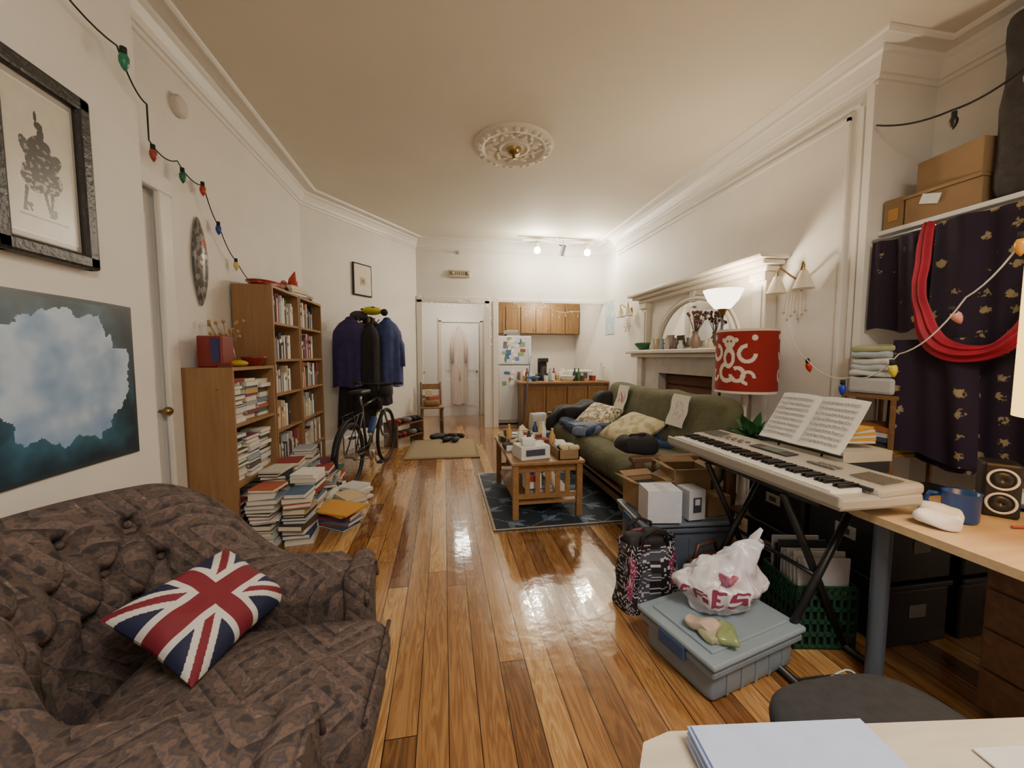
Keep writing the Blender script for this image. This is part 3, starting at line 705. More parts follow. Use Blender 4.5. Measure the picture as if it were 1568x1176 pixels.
b.box((.26,.2,.11),(.72,3.2,zt+.055),WHITE,rot=(0,0,.2),bev=.005);b.soft((.12,.09,.06),(.70,3.2,zt+.14),WHITE,r=.02,n=6,nz=.02)
b.box((.17,.01,.05),(.735,3.098,zt+.06),hx('454a58'),rot=(0,0,.2))
for a in((.92,1.10,3.06,3.07),(.92,1.10,3.34,3.35),(.92,.93,3.06,3.35),(1.09,1.10,3.06,3.35)):b.bb(*a,zt,zt+.08,CARD)
b.bb(.92,1.1,3.06,3.35,zt,zt+.005,CARD)
for i in range(50):
    x=R.uniform(.58,1.08);y=R.uniform(3.36,4.03);c=R.choice([hx(k) for k in('E8E4DA','8A4A3A','2A4A6A','D8C890','F0F0F0','3a3a38','8a9a60','C8A060','EAEAEA','7a5a3a','2a2a2c')])
    k=R.random()
    if k<.4:b.box((R.uniform(.08,.2),R.uniform(.06,.15),.05),(x,y,zt+.026),c,rot=(0,0,R.uniform(0,3)))
    elif k<.6:b.lathe([(.03,0),(.035,.08),(.035,.09)],(x,y,zt),c+(1,),seg=12)
    elif k<.75:b.lathe([(.025,0),(.03,.02),(.03,.12),(.012,.16),(.012,.19)],(x,y,zt),c+(1,),seg=12)
    else:b.soft((.14,.1,.05),(x,y,zt+.03),c,r=.02,n=5,nz=.02,seed=i)
for i in range(10):b.soft((.09,.07,.04),(.95+R.uniform(0,.12),3.1+R.uniform(0,.2),zt+.06+R.uniform(0,.03)),R.choice([hx('e8e8e0'),hx('4a6a9a'),hx('c8b890')]),r=.015,n=4,nz=.02,seed=i)
b.done()
b=B('table_shelf_magazines');stack(b,.8,3.3,.155,.24,.22,.28,.1);stack(b,.84,3.75,.155,.3,.22,.28,.1)
b.box((.14,.1,.2),(.72,3.17,.256+.09),hx('E8E8EA'));b.box((.08,.005,.05),(.72,3.118,.33),hx('B03030'));b.box((.05,.005,.06),(.70,3.117,.39),hx('2a3a8a'));b.done()
# ---------- futon sofa
GRN=pm('futon_fabric',hx('5A593E'),.85,ns=9,na=.15,bump=.6,bs=25)
b=B('futon_sofa')
b.soft((.86,2.28,.24),(1.80,3.87,.37),GRN,r=.11,n=22,bulge=.03,nz=.03,ns=3)
b.soft((.22,2.28,.70),(2.22,3.87,.66),GRN,rot=(0,.28,0),r=.10,n=22,nz=.03,ns=3,seed=4)
for i in range(5):
    for q in(0,1):b.sph(.014,(1.6+q*.3,3.0+i*.43,.507),hx('3a3a22'),seg=8)
for y in(2.68,5.06):
    b.bb(1.36,2.30,y-.035,y+.035,.56,.60,BRN,bev=.01)
    for x in(1.42,2.2):b.bb(x-.035,x+.035,y-.03,y+.03,0,.58,BRN,bev=.005)
    for i in range(5):b.bb(1.54+i*.13,1.56+i*.13,y-.01,y+.01,.2,.56,BRN)
    b.bb(1.4,2.2,y-.02,y+.02,.16,.22,BRN)
b.bb(1.38,1.42,2.7,5.04,.16,.26,BRN,bev=.005);b.bb(1.38,2.3,2.72,5.02,.22,.25,BRN)
b.done()
def pillow(b,c,sz,rot,mat,th=.12,colfn=None,seed=0,n=26):
    M=b.mt(c,rot)
    for sg in(-1,1):
        def fn(u,v,sg=sg):
            x=2*u-1;y=2*v-1;t=max(0,(1-x**4)*(1-y**4))**.55
            w=noise.noise(Vector((x*2+seed,y*2,sg)))*.012
            k=1-.06*(1-abs(x*y))*(max(abs(x),abs(y)))**4
            return (x*sz[0]/2*k,y*sz[1]/2*k,sg*th/2*t+w*t)
        b.surf(fn,n,n,mat,M=M,colfn=colfn)
PAT=lambda u,v:hx('A89878') if noise.noise(Vector((u*9,v*9,1)))>.1 else (hx('5A6040') if noise.noise(Vector((u*14,v*14,5)))>.25 else hx('D8D2BC'))
b=B('throw_pillow');pillow(b,(1.84,4.45,.62),(.44,.44),(.15,-.5,.5),VM,.16,PAT,1,40);b.done()
b=B('throw_pillow');pillow(b,(1.85,3.64,.61),(.50,.50),(.1,-.45,.2),VM,.16,lambda u,v:hx('C8BC98') if noise.noise(Vector((u*7,v*7,9)))>-.1 else hx('A8A078'),3,40);b.done()
BLANK=pm('blanket_blue',hx('2E3E5C'),.9,ns=14,na=.35,bump=.5,bs=50)
b=B('throw_blanket')
b.soft((.55,.75,.07),(1.68,4.3,.54),BLANK,rot=(0,0,.2),r=.03,n=18,nz=.07,ns=5);b.soft((.4,.4,.06),(1.9,3.45,.53),BLANK,r=.03,n=12,nz=.05,ns=6,seed=3)
b.soft((.3,.5,.08),(1.55,4.15,.54),hx('6A7890'),rot=(0,0,-.2),r=.03,n=14,nz=.06,ns=6,seed=8);b.done()
b=B('black_jacket');b.soft((.62,.36,.16),(1.75,4.95,.62),BKC,rot=(0,-.15,.1),r=.07,n=16,nz=.09,ns=4);b.soft((.25,.3,.4),(2.1,4.9,.72),BKC,r=.1,n=12,nz=.08,ns=4,seed=5);b.tube([(1.5,4.95,.62),(1.36,4.9,.5),(1.33,4.86,.34)],[.07,.07,.05],BKC,10);b.done()
def doily(name,yc,c):
    b=B(name)
    def fn(u,v):
        y=yc+(u-.5)*.27
        M=Matrix.Translation((2.22,3.87,.66))@Euler((0,.28,0)).to_matrix().to_4x4()
        return M@Vector((-.125,y-3.87+.01*math.sin(v*9),.33-v*.30-.02))+Vector((-.02,0,.0))
    b.surf(fn,30,30,VM,colfn=lambda u,v:c if (math.hypot(u-.5,v-.5)<.3 and noise.noise(Vector((u*9,v*9,yc)))>0) else hx('D8D4C8'));b.done()
doily('antimacassar_cloth',4.45,hx('B86A6A'));doily('antimacassar_cloth',3.28,hx('C8B8B0'))
# ---------- lamps
b=B('torchiere_floor_lamp')
b.lathe([(.14,0),(.14,.02),(.03,.04)],(0,0,0),BLK);b.rod((0,0,.03),(0,0,1.74),.012,BLK)
b.lathe([(.02,1.72),(.035,1.76),(.05,1.79)],(0,0,0),BRASS)
b.lathe([(.03,1.775),(.07,1.785),(.13,1.86),(.165,1.94),(.17,1.95)],(0,0,0),GLOWT,cap=False);b.done((2.53,3.26,0))
light('torchiere_bulb','POINT',(2.53,3.26,1.93),30,(1,.84,.62),.06)
b=B('red_table_lamp')
SH=vc('lampshade_fabric',.9)
def swirl(u,v):
    k=(u*2.4+.17)%1-.5;y=(v-.5);k*=1.25
    cream=hx('E2D6C6')
    # seated figure with curled tail
    def ring(cx,cy,r0,w,a0,a1):
        r=math.hypot(k-cx,y-cy);a=math.degrees(math.atan2(y-cy,k-cx))%360
        return abs(r-r0)<w and (a0<=a<=a1 if a0<a1 else (a>=a0 or a<=a1))
    if math.hypot(k+.02,y-.30)<.10:
        return hx('94231C') if (math.hypot(k+.05,y-.31)<.018 or math.hypot(k-.01,y-.31)<.018) else cream
    if math.hypot(k+.13,y-.33)<.035 or math.hypot(k-.09,y-.33)<.035:return cream
    if ((k+.02)/.10)**2+((y-.06)/.17)**2<1:
        return hx('94231C') if ((k+.02)/.05)**2+((y-.05)/.09)**2<1 else cream
    if ring(-.05,-.17,.13,.035,60,330) or ring(.12,-.20,.10,.03,180,120) or ring(.26,.12,.12,.03,90,360) or ring(-.28,.14,.11,.03,180,90):return cream
    if ring(.28,-.25,.09,.025,0,270) or ring(-.33,-.22,.08,.025,90,359):return cream
    if math.hypot(k-.36,y-.36)<.045 or math.hypot(k+.38,y-.38)<.045:return cream
    if abs(y)>.465:return cream
    return hx('94231C')
b.surf(lambda u,v:(.235*math.cos(2*pi*u),.235*math.sin(2*pi*u),1.04+.53*v),300,110,SH,cu=True,colfn=swirl,sm=False)
b.sph(.035,(0,0,1.3),FROST)
for a in(0,2.1,4.2):b.rod((0,0,1.5),(.235*math.cos(a),.235*math.sin(a),1.53),.003,CHR)
b.lathe([(.14,0),(.14,.025),(.03,.05),(.018,.3),(.018,.9),(.03,.95),(.03,1.0),(.015,1.1),(.012,1.5)],(0,0,0),hx('D8D4CC')+(1,))
b.done((2.55,2.97,0))
b=B('side_table')
b.box((.34,.32,.03),(0,0,.605),BRN,bev=.006)
for x in(-.14,.14):
    for y in(-.13,.13):b.box((.035,.035,.59),(x,y,.295),BRN)
b.box((.30,.28,.02),(0,0,.2),BRN);b.done((2.26,2.455,0))
b=B('potted_plant')
b.lathe([(.05,0),(.07,.12),(.075,.13),(.06,.12)],(0,0,0),hx('E0DCD4')+(1,))
LF=pm('leaf_green',hx('3A6A40'),.45,ns=10,na=.3)
for i in range(30):
    a=i*2.4;L_=R.uniform(.18,.30);e_=R.uniform(.2,1.4)
    def fn(u,v,a=a,L_=L_,e_=e_):
        t=v;w=.05*math.sin(pi*min(.98,t+.02))*(2*u-1);x=L_*t*math.cos(e_);z=.12+L_*t*math.sin(e_)-.08*t*t
        return (x*math.cos(a)-w*math.sin(a),x*math.sin(a)+w*math.cos(a),z)
    b.surf(fn,4,8,LF)
b.done((2.20,2.47,.6205))
# ---------- digital piano
b=B('digital_piano')
SIL=pm('silver_plastic',hx('A29D92'),.35)
Lk=1.12
b.box((.38,Lk,.05),(.19,Lk/2,.04),SIL,bev=.012)
b.box((.22,Lk,.045),(.275,Lk/2,.075),SIL,rot=(0,-.07,0),bev=.015)
b.box((.02,Lk-.04,.012),(.165,Lk/2,.082),BLKP)
nw=52;kw=(Lk-.10)/nw
for i in range(nw):
    b.box((.145,kw-.0018,.016),(.083,.05+kw*(i+.5),.072),(.88,.87,.84,1))
    if i%7 in(0,1,3,4,5) and i<nw-1:b.box((.09,kw*.5,.018),(.115,.05+kw*(i+1),.085),(.06,.06,.06,1))
b.box((.018,Lk,.045),(.003,Lk/2,.052),SIL,bev=.006)
b.box((.07,.24,.003),(.26,.58,.101),BLKP,rot=(0,-.07,0));b.box((.06,.12,.003),(.262,.58,.103),hx('4a5a50')+(1,),rot=(0,-.07,0))
for i in range(18):b.box((.02,.020,.004),(.24+.03*(i%2),.24+.03*(i//2)*.9 if i<9 else .76+.025*(i-9),.102),hx('6a6860'),rot=(0,-.07,0))
for i in range(12):
    b.box((.10,.004,.003),(.27,.03+i*.011,.1035),hx('5a564c'),rot=(0,-.07,0));b.box((.10,.004,.003),(.27,Lk-.16+i*.011,.1035),hx('5a564c'),rot=(0,-.07,0))
b.done((1.42,1.17,.762))
b=B('keyboard_stand')
for y in(1.40,1.90):
    b.tube([(1.40,y,.02),(1.80,y,.755)],.016,BLK);b.tube([(1.80,y+.03,.02),(1.44,y+.03,.755)],.016,BLK);
for x in(1.40,1.80):b.rod((x,1.28,.02),(x,1.97,.02),.016,BLK)
for x in(1.46,1.78):b.rod((x,1.28,.762),(x,2.02,.762),.014,BLK)
b.rod((1.60,1.40,.385),(1.60,1.93,.385),.01,BLK);b.done()
b=B('sheet_music')
M=Matrix.Translation((1.775,1.48,.895))@Euler((0,.66,0)).to_matrix().to_4x4()
PAP=hx('D6D3CC')
for k in(0,1):
    def fn(u,v,k=k):
        y=k*.235+u*.235;return (-.012*math.sin(pi*u)-.008*v*v*3,y,v*.29)
    b.surf(fn,10,8,PAP,M=M)
    for r_ in range(8):
        zz=.26-.031*r_
        xq=-.0145-.008*(zz/.29)**2*3
        for q in range(5):b.add([M@Vector((xq,k*.235+.02,zz-q*.0035)),M@Vector((xq,k*.235+.215,zz-q*.0035)),M@Vector((xq,k*.235+.215,zz-q*.0035-.001)),M@Vector((xq,k*.235+.02,zz-q*.0035-.001))],[(0,1,2,3)],hx('5a5a5a'))
        for q in range(12):
            yy=k*.235+.03+q*.0155+R.uniform(0,.005);z2=zz-R.uniform(0,.014);x2=xq-.0003
            b.add([M@Vector((x2,yy,z2)),M@Vector((x2,yy+.004,z2)),M@Vector((x2,yy+.004,z2+.005)),M@Vector((x2,yy,z2+.004))],[(0,1,2,3)],hx('3a3a3a'))
b.box((.012,.5,.012),(1.768,1.715,.892),BLK);b.rod((1.81,1.6,.86),(1.91,1.6,1.07),.005,BLK);b.rod((1.81,1.85,.86),(1.91,1.85,1.07),.005,BLK)
b.done()
# ---------- black storage boxes
b=B('black_storage_bins')
def bin_(x,y,z,w,d,h):
    b.box((w,d,h-.03),(x,y,z+(h-.03)/2),BLKP,bev=.01);b.box((w+.02,d+.02,.03),(x,y,z+h-.015),BLKP,bev=.008)
    b.box((.005,d*.25,.06),(x-w/2-.002,y,z+h*.55),hx('98948c'));b.box((.002,d*.12,.03),(x-w/2-.005,y,z+h*.55),hx('3a3a3a'))
    b.box((w*.25,.005,.06),(x,y-d/2-.002,z+h*.55),hx('98948c'))
for y in(1.60,2.04):
    for k in range(2):bin_(2.16,y,k*.31,.36,.4,.3)
bin_(2.60,1.6,0,.4,.42,.3);bin_(2.60,1.6,.31,.4,.42,.3)
b.done()
b=B('document_box_pile')
for i in range(4):b.box((.30,.36,.055),(2.17+R.uniform(-.02,.02),1.84,.655+i*.057),R.choice([hx('8a5a30'),hx('3a3a40'),hx('B88A40'),hx('D8D0C0')]),rot=(0,0,R.uniform(-.1,.1)))
b.done()
b=B('milk_crate')
CG=pm('crate_plastic',hx('1C4630'),.5)
for z in(.01,.07,.13,.19,.25,.29):
    for a in((0,.33,0,.012),(0,.33,.29,.302),(0,.012,0,.302),(.318,.33,0,.302)):b.bb(a[0],a[1],a[2],a[3],z-.008,z+.010,CG)
for i in range(9):
    x=.0+i*.0397
    for y in(.0,.29):b.bb(x,x+.014,y,y+.012,0,.298,CG)
    y=i*.036
    for x2 in(0,.318):b.bb(x2,x2+.012,y,y+.014,0,.298,CG)
b.bb(0,.33,0,.3,0,.008,CG);b.bb(.02,.31,.02,.28,.01,.20,hx('16181a'))
for i in range(9):b.box((.27,.010,.20),(.165,.035+i*.028,.29+R.uniform(0,.05)),R.choice([hx('C4C2BC'),hx('B8B8BC'),hx('D0CECA'),hx('303036'),hx('D8D6D0')]),rot=(R.uniform(-.08,.1),0,0))
o=b.done((1.57,1.47,0),-.2);o.scale=(.85,.85,1.0)
# ---------- plastic storage tote + bag
TOTE=pm('translucent_tote',hx('7C8A98'),.35,ns=4,na=.05);LID=pm('tote_lid',hx('8A9AA6'),.4,ns=4,na=.05)
LATCH=pm('tote_latch',hx('34507A'),.4)
b=B('storage_tote')
def tote(b,w,d,h,body,lid):
    b.soft((w-.06,d-.06,h-.03),(0,0,(h-.03)/2),body,r=.03,n=8)
    b.box((w-.02,d-.02,.03),(0,0,h-.05),body,bev=.008)
    b.box((w,d,.025),(0,0,h-.0125),lid,bev=.01);b.box((w-.1,d-.1,.012),(0,0,h+.004),lid,bev=.005)
    for sx in(-1,1):b.box((.02,.14,.06),(sx*(w/2-.005),0,h-.05),LATCH,bev=.006)
    for i in range(5):b.box((.012,.006,h*.6),(-w*.3+i*w*.15,-d/2+.028,h*.42),body)
tote(b,.56,.42,.19,TOTE,LID);b.done((1.20,1.50,0),.24)
b=B('plastic_grocery_bag')
PB=vc('plastic_film',.3)
FONT={'F':'111100110100100','R':'110101110101101','E':'111100110100111','S':'111100111001111','H':'101101111101101'}
def bagf(u,v):
    a=2*pi*u;r=(.165*math.sin(pi*min(.5,v*.9+.13))*(1-.90*max(0,v-.42)/.58))
    x=r*1.15*math.cos(a);y=r*.75*math.sin(a);z=.33*v;x+=.17*v**3
    q=noise.noise_vector(Vector((x*13,y*13,z*9)))*.03+noise.noise_vector(Vector((x*34,y*34,z*16)))*.014
    return (x+q.x,y+q.y,max(.002,z+q.z*.8))
def bagc(u,v):
    k=((u-.72)/.045);w=(v-.56)/.085
    if (k*k+w*w-1)**3-k*k*w**3*1.2<0:return hx('98506A') if abs(k)+abs(w)>.6 else hx('8a6a9a')
    if .54<=u<.90 and .24<v<.42:
        t=(u-.54)/.072;i=int(t);f=t-i
        if i<5 and f<.8:
            c=int(f/.8*3);r_=int((.42-v)/.18*5);ch=FONT['FRESH'[i]]
            if 0<=r_<5 and ch[r_*3+c]=='1':return hx('8A3A58')
    return hx('D2D0D8')
b.surf(bagf,200,80,PB,cu=True,colfn=bagc)
b.tube([(.12,0,.27),(.16,.01,.33),(.185,.0,.38)],[.03,.025,.010],hx('D2D0D8'),10,flat=.35)
b.done((1.21,1.53,.20),-.25)
b=B('snack_packets')
for i,(x,y,c) in enumerate(((1.08,1.36,'A8A888'),(1.12,1.35,'8A9A68'),(1.05,1.40,'B8A898'))):b.soft((.11,.08,.03),(x,y,.22+.008*i),hx(c)+(1,),rot=(.1,.1*i,i),r=.014,n=9,nz=.025,ns=16,seed=i)
b.done()
b=B('patterned_tote_bag')
def tb(u,v):
    a=2*pi*u;e=lambda c,p:math.copysign(abs(c)**p,c)
    w=.17*(1-.12*v);d=.10*(1-.25*v);x=w*e(math.cos(a),.45);y=d*e(math.sin(a),.45)
    q=noise.noise_vector(Vector((x*7,y*7,v*3)))*.018
    return (x+q.x,y+q.y,.36*v+q.z*v)
def tbc(u,v):
    n=noise.noise(Vector((math.cos(u*6.28)*2.3,math.sin(u*6.28)*2.3,v*3.4)));m=(n*5)%1
    if m<.2:return hx('C0BCC4')
    k=noise.noise(Vector((u*9,v*4,7)))
    return hx('8A2A52') if k>.25 else (hx('4A4A58') if k<-.3 else hx('1C181E'))
b.surf(tb,110,60,VM,cu=True,colfn=tbc)
for y in(-.07,.07):b.tube([(-.08,y,.34),(-.07,y,.41),(0,y*1.1,.44),(.07,y,.41),(.08,y,.34)],.01,hx('1c181e'))
for i in range(5):b.soft((.12,.1,.09),(R.uniform(-.07,.07),R.uniform(-.04,.04),.33+R.uniform(0,.03)),R.choice([hx('2a2428'),hx('903A5A'),hx('b8b8b8')]),r=.03,n=6,nz=.02,seed=i)
b.done((1.08,1.92,0),.1)
b=B('storage_tub');tote(b,.62,.44,.36,pm('tub_bluegrey',hx('5A6270'),.4,ns=5,na=.06),pm('tub_lid',hx('6C7480'),.4));b.done((1.46,2.26,0),-.08)
b=B('cardboard_boxes')
def cbox(x,y,z,w,d,h,rz,mat,flaps=False,lab=None):
    M=Matrix.Translation((x,y,z))@Matrix.Rotation(rz,4,'Z')
    def bx(s_,l_,m_,r_=(0,0,0)):
        MM=M@Matrix.Translation(l_)@Euler(r_).to_matrix().to_4x4();L0,R0,S0=MM.decompose();b.box(s_,L0,m_,rot=tuple(R0.to_euler()))
    if flaps:
        for sx in(-1,1):bx((.006,d,h),(sx*w/2,0,h/2),mat);bx((.006,d,.08),(sx*(w/2+.03),0,h+.015),mat,(0,sx*1.2,0))
        for sy in(-1,1):bx((w,.006,h),(0,sy*d/2,h/2),mat);bx((w,.006,.07),(0,sy*(d/2+.025),h+.012),mat,(-sy*1.3,0,0))
        bx((w,d,.006),(0,0,.003),mat)
        bx((w*.8,d*.8,.04),(0,0,h*.7),hx('2a2a2e'))
    else:
        bx((w,d,h),(0,0,h/2),mat);bx((.05,d+.002,.002),(0,0,h),hx('B09A78') if mat is CARD else hx('b8b8b8'))
    if lab:
        bx((w*.5,.003,h*.5),(0,-d/2-.001,h*.5),hx(lab));bx((w*.3,.004,h*.2),(0,-d/2-.001,h*.6),hx('c8c8d0'))
z=.375
CW=hx('CCCED6')
cbox(1.27,2.12,z,.20,.16,.19,-.15,CW,lab=None)
cbox(1.47,2.11,z,.11,.12,.18,.05,hx('C0C0C8'),lab='3a3a48')
cbox(1.31,2.36,z,.22,.18,.16,.1,CARD,True)
cbox(1.58,2.34,z,.24,.20,.24,-.1,CARD,True)
cbox(1.64,2.14,z,.16,.12,.12,.1,CARD)
b.done()
b=B('black_handbag');b.soft((.28,.2,.12),(1.48,2.82,.66),BKC,r=.05,n=10,nz=.05,ns=6);b.tube([(1.38,2.82,.68),(1.42,2.8,.74),(1.54,2.8,.74),(1.58,2.82,.68)],.01,BKC);b.done()
b=B('leather_satchel');LE=pm('brown_leather',hx('4A2E22'),.4,ns=15,na=.3)
b.soft((.26,.12,.24),(0,0,.12),LE,r=.055,n=12,nz=.015);b.soft((.18,.02,.14),(0,-.065,.10),BLKP,r=.009,n=6);b.tube([(-.1,0,.22),(-.07,0,.31),(.07,0,.31),(.1,0,.22)],.012,LE);b.done((1.43,1.90,0),.3)
# ---------- alcove: shelf + boxes
b=B('wall_shelf');b.bb(3.02,3.45,1.3,2.35,2.19,2.22,DOORP,bev=.004)
for y in(1.45,2.25):b.bb(3.42,3.45,y-.015,y+.015,1.95,2.19,CHR)
b.done()
b=B('shelf_cardboard_boxes')
b.box((.24,.12,.2),(3.16,2.275,2.321),CARD,rot=(0,0,.03),bev=.004)
b.box((.30,.37,.16),(3.19,2.02,2.301),CARD,rot=(0,0,.06),bev=.004);b.box((.32,.38,.02),(3.19,2.02,2.392),CARD,rot=(0,0,.04))
b.box((.28,.34,.20),(3.20,1.99,2.505),CARD,rot=(0,0,-.08),bev=.004);b.box((.03,.35,.004),(3.2,1.99,2.607),hx('B8A078'),rot=(0,0,-.08))
b.box((.003,.1,.06),(3.03,2.06,2.34),WHITE,rot=(.3,0,.06));b.box((.003,.06,.08),(3.037,2.27,2.31),hx('B88A4A'))
b.done()
b=B('garment_bag');b.soft((.32,.34,1.0),(3.22,1.645,2.725),pm('bag_grey',hx('34302E'),.8,ns=20,na=.3,bump=.3),r=.06,n=12,nz=.02,taper=.06);b.done()
def curtain_mat():
    m,nt,N,L,p=nm('printed_dark_fabric')
    tc=N.new('ShaderNodeTexCoord');v=N.new('ShaderNodeTexVoronoi');v.inputs['Scale'].default_value=9;v.inputs['Randomness'].default_value=.45
    L.new(tc.outputs['Object'],v.inputs['Vector'])
    n=N.new('ShaderNodeTexNoise');n.inputs['Scale'].default_value=60;L.new(tc.outputs['Object'],n.inputs['Vector'])
    a=N.new('ShaderNodeMath');a.operation='MULTIPLY_ADD';a.inputs[1].default_value=.5;L.new(n.outputs['Fac'],a.inputs[0]);L.new(v.outputs['Distance'],a.inputs[2])
    r=N.new('ShaderNodeValToRGB');e=r.color_ramp.elements;e[0].position=.44;e[0].color=lin(hx('8A7A58'));e[1].position=.47;e[1].color=lin(hx('231429'));x=e.new(.0);x.color=lin(hx('A89A78'))
    L.new(a.outputs[0],r.inputs[0]);L.new(r.outputs[0],p.inputs['Base Color']);p.inputs['Roughness'].default_value=.9
    return m
PF=curtain_mat()
b=B('hanging_printed_dress')
def cur(y0,y1,zt_,zb,x,fo,seed,flare=0,amp=.022):
    def fn(u,v):
        y=(y0+y1)/2+(y0+(y1-y0)*u-(y0+y1)/2)*(1+flare*v)
        return (x+amp*math.sin(u*fo+seed+v)+amp*.5*math.sin(u*fo*2.3+v*2),y,zt_+(zb-zt_)*v+.02*math.sin(u*7+seed)*v)
    b.surf(fn,70,30,PF)
cur(1.25,1.93,2.14,.70,2.90,13,0,.12);cur(1.98,2.32,2.13,1.52,2.96,9,2);cur(1.2,2.02,2.12,.7,3.06,12,1,.03);cur(1.66,2.05,1.45,.74,2.84,8,3,.2)
b.rod((2.98,1.0,2.15),(2.98,2.34,2.15),.012,CHR)
b.done()
b=B('red_scarf')
RED=pm('red_satin',hx('A01830'),.6,ns=8,na=.25)
P2=crom([(2.86,1.93,2.14),(2.82,1.93,1.98),(2.80,1.93,1.78),(2.80,1.90,1.58),(2.80,1.82,1.42),(2.80,1.68,1.36),(2.80,1.54,1.40),(2.80,1.44,1.54),(2.80,1.38,1.74),(2.84,1.34,1.95),(2.88,1.30,2.13)],6)
def sc(u,v):
    n=len(P2)-1;i=min(n-1,int(v*n));f=v*n-i;p=P2[i].lerp(P2[i+1],f);t=(P2[min(n,i+2)]-P2[max(0,i-1)]).normalized()
    pr=Vector((1,0,0)).cross(t).normalized();w=.05+.045*min(1,v*3)+.015*math.sin(v*19)
    s_=(u-.5);q=p+pr*s_*w;q.x+=-.03*math.cos(s_*pi)+.010*math.cos(s_*pi*5+v*4);q+=noise.noise_vector(p*7)*.010
    return q
b.surf(sc,30,130,RED);b.done()
SHW=wood('shelf_walnut',hx('7A5838'),hx('94704A'),.5,1)
b=B('linen_shelf_unit')
for z in(1.07,.70,.3):b.bb(2.78,3.12,2.0,2.33,z,z+.025,SHW)
for x in(2.79,3.11):
    for y in(2.01,2.32):b.box((.02,.02,1.07 if x<3 else 1.4),(x,y,(1.07 if x<3 else 1.4)/2),SHW)
b.done()
b=B('folded_linens')
for i,c in enumerate(('D4D4D4','B8C4CC','DAD8D0','B0BCC4','A8AA84')):b.soft((.28,.27,.045),(2.93,2.165,1.235+i*.04),hx(c),rot=(0,0,R.uniform(-.1,.1)),r=.02,n=10,nz=.022,seed=i,ns=7)
b.box((.27,.29,.11),(2.93,2.165,1.152),hx('C8CACC')+(1,),bev=.02)
for i in range(5):b.box((.3,.30,.03),(2.94,2.165,.742+i*.032),R.choice([hx('B89848'),hx('D0CEC8'),hx('3a4a6a'),hx('A86A3A'),hx('303030')]),rot=(0,0,R.uniform(-.08,.08)))
b.done()
b=B('yellow_folders')
for i in range(6):b.box((.24,.28,.012),(2.17,1.86,.89+i*.013),hx('D8A030') if i%2 else hx('D4D0C8'),rot=(0,0,.1*i-.2))
b.done()
# ---------- desk (right)
b=B('writing_desk')
b.prism([(1.64,.02),(2.75,.02),(2.75,1.36),(1.70,1.36),(1.655,1.345),(1.64,1.30)],.03,BEECH,M=Matrix.Translation((0,0,.70)))
MET=pm('desk_leg_metal',hx('5E6876'),.35,.3)
for x,y in((1.73,1.25),(2.66,1.25),(1.73,.12),(2.66,.12)):b.cyl(.03,.70,(x,y,.35),MET);b.cyl(.045,.012,(x,y,.694),MET)
b.done()
b=B('drawer_unit')
b.bb(1.98,2.42,.55,1.08,.02,.66,BRN,bev=.004)
for i in range(4):
    z=.04+i*.155;b.bb(1.965,1.98,.56,1.07,z,z+.145,BRN,bev=.003);b.bb(1.995,2.405,1.08,1.09,z,z+.145,BRN,bev=.003);b.tube([(1.965,.76,z+.1),(1.95,.77,z+.1),(1.95,.87,z+.1),(1.965,.88,z+.1)],.005,CHR)
    b.bb(1.99,2.41,.535,.55,z,z+.145,BRN,bev=.003)
b.done()
b=B('blue_mug');MG=hx('1F4A9A')+(1,)
b.lathe([(.0,.0),(.045,0),(.05,.01),(.052,.11),(.055,.112),(.048,.108),(.046,.012),(0,.012)],(0,0,0),MG,cap=False,seg=32)
b.tube([(-.05,0,.09),(-.08,0,.088),(-.092,0,.06),(-.08,0,.03),(-.05,0,.026)],.008,MG,10);b.done((1.91,1.13,.73),-1.1)
b=B('desktop_speaker');b.box((.10,.12,.21),(0,0,.105),BLKP,bev=.01)
for z,r_ in((.058,.038),(.15,.038)):
    b.tube([(r_*math.cos(2*pi*i/24),-.063,z+r_*math.sin(2*pi*i/24)) for i in range(24)],.0045,(.92,.92,.95,1),6,True)
    b.lathe([(.03,0),(.02,.012),(.008,.004),(0,0)],(0,-.06,z),hx('2a2a2e')+(1,),rot=(pi/2,0,0))
b.done((2.14,1.16,.73),-.9)
b=B('crumpled_tissue');b.soft((.17,.11,.04),(0,0,.028),WHITE,r=.018,n=14,nz=.03,ns=14);b.soft((.08,.07,.03),(.09,.03,.022),WHITE,r=.014,n=10,nz=.02,ns=16,seed=4);b.done((1.80,1.12,.735),.5)
b=B('desk_papers')
for i,(x,y,c,a) in enumerate(((2.25,.95,'E8E6E0',.2),(2.3,1.0,'A84A3A',.6),(2.05,.85,'E0DCD0',-.2),(2.35,1.2,'3a4a7a',.1),(2.4,1.22,'D8D8D8',.3))):b.box((.2,.26,.004),(x,y,.733+.0045*i),hx(c),rot=(0,0,a))
b.tube([(2.0,1.04,.738),(2.12,1.01,.738)],.005,hx('B8402A')+(1,));b.done()
b=B('desk_lamp');b.lathe([(.08,0),(.08,.015),(.015,.03),(.01,.3),(.01,.62)],(0,0,0),BRASS)
b.surf(lambda u,v:(.165*math.cos(2*pi*u),.165*math.sin(2*pi*u),.44+.48*v),40,6,GLOWY,cu=True)
for a in(0,2.1,4.2):b.rod((0,0,.62),(.165*math.cos(a),.165*math.sin(a),.66),.003,BRASS)
b.done((1.80,.775,.73))
